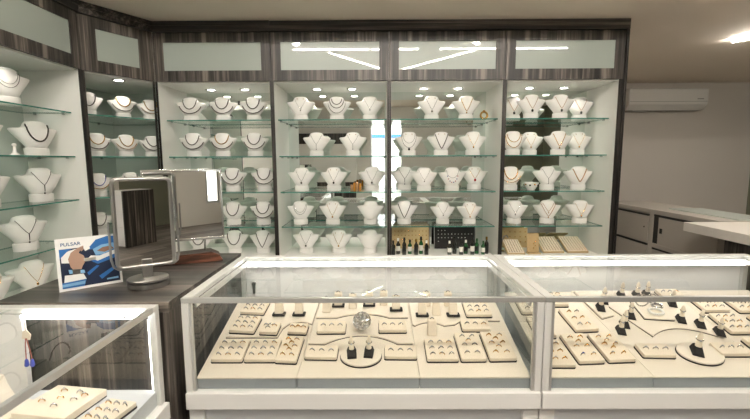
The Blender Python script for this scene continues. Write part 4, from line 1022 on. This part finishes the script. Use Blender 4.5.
# ------------------------------------------------------------------ right side of the shop
# air conditioner
r = thing('air_conditioner', 'white split air conditioner high on the back wall', 'air conditioner', (3.70, 5.498, 2.13))
P = [(0, .27), (-.175, .27), (-.195, .25), (-.200, .10), (-.19, .06), (-.12, .0), (0, 0)]
mm = MB(); mm.T = Matrix(((0, 0, 1, 0), (1, 0, 0, 0), (0, 1, 0, 0), (0, 0, 0, 1))); mm.prism(P, -.50, .50); mm.build('housing', M['ac'], r, bevel=.006)
mm = MB(); mm.T = Matrix.Translation((0, -.163, .038)) @ Matrix.Rotation(R(-40), 4, 'X'); mm.box(-.46, .46, -.045, .045, -.004, .0); mm.T = Matrix.Translation((0, -.163, .0305)) @ Matrix.Rotation(R(-40), 4, 'X')
mm.build('air_flap', M['ac'], r)
MB().box(-.49, .49, -.2040, -.2005, .097, .102).build('front_seam', M['ac_dark'], r)
MB().box(.36, .44, -.2030, -.1995, .125, .137).build('maker_mark', M['ac_dark'], r)
MB().box(-.495, -.42, -.15, -.06, -.004, -.0005).box(-.40, .46, -.1, -.02, -.004, -.0005).build('air_outlet', M['ac_dark'], r)
# filing cabinets along the right aisle
def filing(label, x, y0, y1, d, kind):
    r = thing('filing_cabinet', label, 'filing cabinet', (x + d / 2, (y0 + y1) / 2, 0), group='grey steel cabinets by the back wall')
    L = (y1 - y0) / 2; h = d / 2
    MB().box(-h + .02, h, -L + .001, L - .001, 0, .955).build('carcass', M['filing'], r, smooth=False)
    MB().box(-h, h, -L, L, .9555, 1.0).build('top', M['filing'], r, bevel=.002)
    if kind == 'drawers':
        for z0, z1 in ((.65, .925), (.345, .62), (.04, .315)):
            o = MB().box(-h - .002, -h + .0195, -L + .015, L - .015, z0, z1).build('drawer', M['filing'], r, bevel=.002)
            MB().box(-h - .003, -h + .0195, -L + .02, L - .02, z1 + .002, z1 + .018).build('grip_gap', M['filing_dark'], o)
            MB().cyl((-h - .002, -L + .07, (z0 + z1) / 2 + .02), (-h - .006, -L + .07, (z0 + z1) / 2 + .02), .008, n=10).build('lock', M['filing_dark'], o)
    else:
        MB().box(-h - .001, -h + .0195, -L, -L + .035, 0, .955).box(-h - .001, -h + .0195, L - .06, L, 0, .955).box(-h - .001, -h + .0195, -L + .035, L - .06, .62, .66).build('face_frame', M['filing'], r, bevel=.001)
        MB().box(-h + .004, -h + .0195, L - .13, L - .061, .665, .93).build('side_gap', M['filing_dark'], r)
        MB().box(-h + .002, -h + .0195, -L + .036, L - .06, .932, .954).box(-h + .002, -h + .0195, -L + .036, L - .061, .60, .619).build('top_gap', M['filing_dark'], r)
        o = MB().box(-h + .002, -h + .0195, -L + .036, L - .131, .6605, .931).build('sliding_door', M['filing'], r, bevel=.001)
        MB().box(-h - .0005, -h + .0018, L - .19, L - .155, .775, .825).build('finger_pull', M['filing_dark'], o)
        MB().box(-h + .002, -h + .0195, -L + .036, L - .061, .04, .599).build('lower_door', M['filing'], r, bevel=.001)
    return r
filing('grey steel drawer cabinet farthest along the right aisle', 2.785, 4.135, 5.0, .50, 'drawers')
filing('grey steel sliding-door cabinet nearer the cream counter slab', 2.785, 3.285, 4.133, .50, 'slide')
gs = MB().box(-.24, .25, -.40, .40, 0, .006).build('glass_sheet', [M['shelf_edge']], smooth=False, loc=(3.10, 3.72, 1.0004)) if False else None
gs = MB(); gs.prism([(-.16, -.40), (.16, -.40), (.16, .40), (-.16, .40)], 0, .012, 0, 1)
tag(gs.build('glass_sheet', [M['greenback'], M['darkback']], smooth=False, loc=(3.11, 3.70, 1.0005)), 'greenish glass sheet lying on the sliding-door cabinet', 'glass sheet')
r = thing('counter', 'dark counter with thick cream slab top at right edge of view', 'counter', (2.78, 2.62, 0))
MB().box(2.54 - 2.78, .30, 1.60 - 2.62, 2.94 - 2.62, 0, .929).build('body', M['lam_v'], r, smooth=False)
MB().box(2.466 - 2.78, .34, 1.55 - 2.62, 3.251 - 2.62, .930, 1.0).build('slab_top', M['slab'], r, bevel=.003)
# linear ceiling lights
def led_bar(label, p0, p1, z, drop=.0, grp='linear ceiling lights'):
    a = Vector((p0[0], p0[1], 0)); b = Vector((p1[0], p1[1], 0)); L = (b - a).length; ang = math.atan2(b.y - a.y, b.x - a.x)
    r = thing('ceiling_light', label, 'ceiling light', ((a.x + b.x) / 2, (a.y + b.y) / 2, z), (0, 0, ang), grp)
    MB().box(-L / 2, L / 2, -.014, .014, -.012, -.0005).build('housing', M['alu'], r)
    MB().box(-L / 2 + .004, L / 2 - .004, -.012, .012, -.026, -.0125).build('diffuser', M['led_ceiling'], r, smooth=False)
led_bar('long linear light across ceiling, left one of the zigzag', (-1.18, .06), (.60, .06), 3.1)
led_bar('diagonal linear light sloping from the left zigzag bar', (-.70, -.10), (.10, -1.22), 3.1)
led_bar('long linear light across ceiling, right one of the zigzag', (.90, .06), (2.72, .06), 3.1)
led_bar('diagonal linear light sloping from the right zigzag bar', (1.41, -.04), (.46, -1.22), 3.1)
led_bar('short linear light under low ceiling at right edge of view', (2.975, 3.56), (3.50, 2.66), 2.4945)

def fill_spot(label, x, y, e, size=80):  # unseen spots, added to brighten the showcases and the slab counter
    r = thing('added_spotlight', label, 'spotlight', (x, y, 3.0995), group='added fill spotlights above the showcases')
    MB().lathe([(.045, 0), (.06, 0), (.06, -.008), (.045, -.006), (.045, 0)], n=24, caps=False).build('trim_ring', M['nickel'], r)
    MB().cyl((0, 0, -.003), (0, 0, -.0005), .044, n=24).build('lens', M['lens'], r)
    l = bpy.data.lights.new('fill_lamp', 'SPOT'); l.energy = e; l.spot_size = R(size); l.spot_blend = .5; l.shadow_soft_size = .05; l.color = (1, .93, .84)
    o = bpy.data.objects.new('fill_lamp', l); COL.objects.link(o); o.location = (0, 0, -.012); o.parent = r
fill_spot('added fill spotlight above the left half of the middle showcase', -.42, 1.72, 6)
fill_spot('added fill spotlight above the right half of the middle showcase', .32, 1.72, 6)
fill_spot('added fill spotlight above the right showcase', 1.15, 1.72, 5)
fill_spot('added fill spotlight above the cream slab counter', 2.8, 2.2, 12)
fill_spot('added fill spotlight above the left showcase', -1.05, 1.0, 6)
def cabinet_fill_spot(label, x, y, e, tx, ty, tz):  # unseen spots, added to lift the light on the cabinet shelves
    r = thing('added_spotlight', label, 'spotlight', (x, y, 3.0995), group='added fill spotlights aimed at the wall cabinets')
    MB().cyl((0, 0, -.0003), (0, 0, -.03), .03, n=20).build('fill_cup', M['nickel'], r)
    d = (Vector((tx, ty, tz)) - Vector((x, y, 3.02))).normalized()
    c = Vector((0, 0, -.08)); h = MB().cyl(c - d * .05, c + d * .05, .028, .034, 20).cyl((0, 0, -.03), (0, 0, -.06), .008, n=10)
    o = h.build('fill_head', M['nickel'], r)
    MB().cyl(c + d * .0502, c + d * .052, .030, n=20).build('lens', M['lens'], o)
    l = bpy.data.lights.new('fill_lamp', 'SPOT'); l.energy = e; l.spot_size = R(75); l.spot_blend = .6; l.shadow_soft_size = .05; l.color = (1, .94, .86)
    q = bpy.data.objects.new('fill_lamp', l); COL.objects.link(q); q.location = c + d * .06; q.rotation_euler = d.to_track_quat('-Z', 'Y').to_euler(); q.parent = r
cabinet_fill_spot('added fill spotlight aimed at the leftmost frontal cabinet', -1.0, .75, 22, -1.2, 3.2, 1.35)
cabinet_fill_spot('added fill spotlight aimed at the second and third frontal cabinets', .15, .75, 22, .1, 3.2, 1.35)
cabinet_fill_spot('added fill spotlight aimed at the rightmost frontal cabinet', 1.25, .75, 20, 1.35, 3.2, 1.35)
cabinet_fill_spot('added fill spotlight aimed at the left wing cabinet', -.1, .35, 7, -2.0, 2.3, 1.3)
# ------------------------------------------------------------------ rear of the shop (seen in the mirrors)
r = thing('counter', 'white drawer counter with dark end panel, seen in the swivel mirror', 'counter', (2.98, -4.43, 0))
MB().box(-.28, .28, .36, .70, .06, .96).box(-.24, .24, .4, .66, 0, .06).build('body', M['white'], r, smooth=False)
MB().box(-.30, .30, .7005, .73, 0, .999).build('end_panel', M['lam_v'], r, smooth=False)
MB().box(-.30, .30, .35, .70, .9605, 1.0).build('countertop', M['white'], r, bevel=.002)
for k in range(3):
    for j in range(1):
        MB().box(-.290, -.2805, .37, .69, .10 + .28 * k, .10 + .28 * k + .255).build('drawer', M['white_gloss'], r, bevel=.003)
r = thing('wall_unit', 'white panelled wall unit with brown band, on the rear wall', 'wall unit', (-1.45, -5.2, 0))
MB().box(-.85, .85, -.19, .15, 0, 2.0).build('carcass', M['wall_white'], r, smooth=False)
for k in range(4): MB().box(-.84 + .42 * k, -.84 + .42 * k + .412, .1505, .17, .9, 1.99).build('upper_panel', M['mela'], r, bevel=.002)
for k in range(4): MB().box(-.84 + .42 * k, -.84 + .42 * k + .412, .1505, .17, .05, .88).build('lower_panel', M['lam_v'], r, bevel=.002)
MB().box(-.86, .86, -.19, .20, 2.001, 2.3).build('top_band', M['stile'], r, smooth=False)
MB().box(.9 - .9, .0, 0, 0, 0, 0) if False else None

# ------------------------------------------------------------------ light
w = bpy.data.worlds.new('sky'); sc.world = w; w.use_nodes = True
bg = w.node_tree.nodes['Background']; bg.inputs['Color'].default_value = (1, .97, .92, 1); bg.inputs['Strength'].default_value = 4.0
for x0, x1, z0, z1 in ((-.2, .78, 0, 2.6), (2.95, 3.30, .5, 2.5)):
    l = bpy.data.lights.new('window_portal', 'AREA'); l.shape = 'RECTANGLE'; l.size = x1 - x0; l.size_y = z1 - z0; l.cycles.is_portal = True
    o = bpy.data.objects.new('window_portal', l); COL.objects.link(o); o.location = ((x0 + x1) / 2, YR - .12, (z0 + z1) / 2); o.rotation_euler = (R(90), 0, 0)

sc.view_settings.view_transform = 'Standard'; sc.view_settings.look = 'None'; sc.view_settings.exposure = 1.05; sc.view_settings.gamma = 1
sc.view_settings.use_curve_mapping = False
try:
    cy = sc.cycles; cy.max_bounces = 14; cy.transparent_max_bounces = 40; cy.glossy_bounces = 8; cy.diffuse_bounces = 5; cy.transmission_bounces = 10
    cy.sample_clamp_indirect = 6; cy.use_denoising = True; cy.caustics_reflective = True; cy.blur_glossy = .3; cy.caustics_refractive = False
except Exception as ex: print(ex)
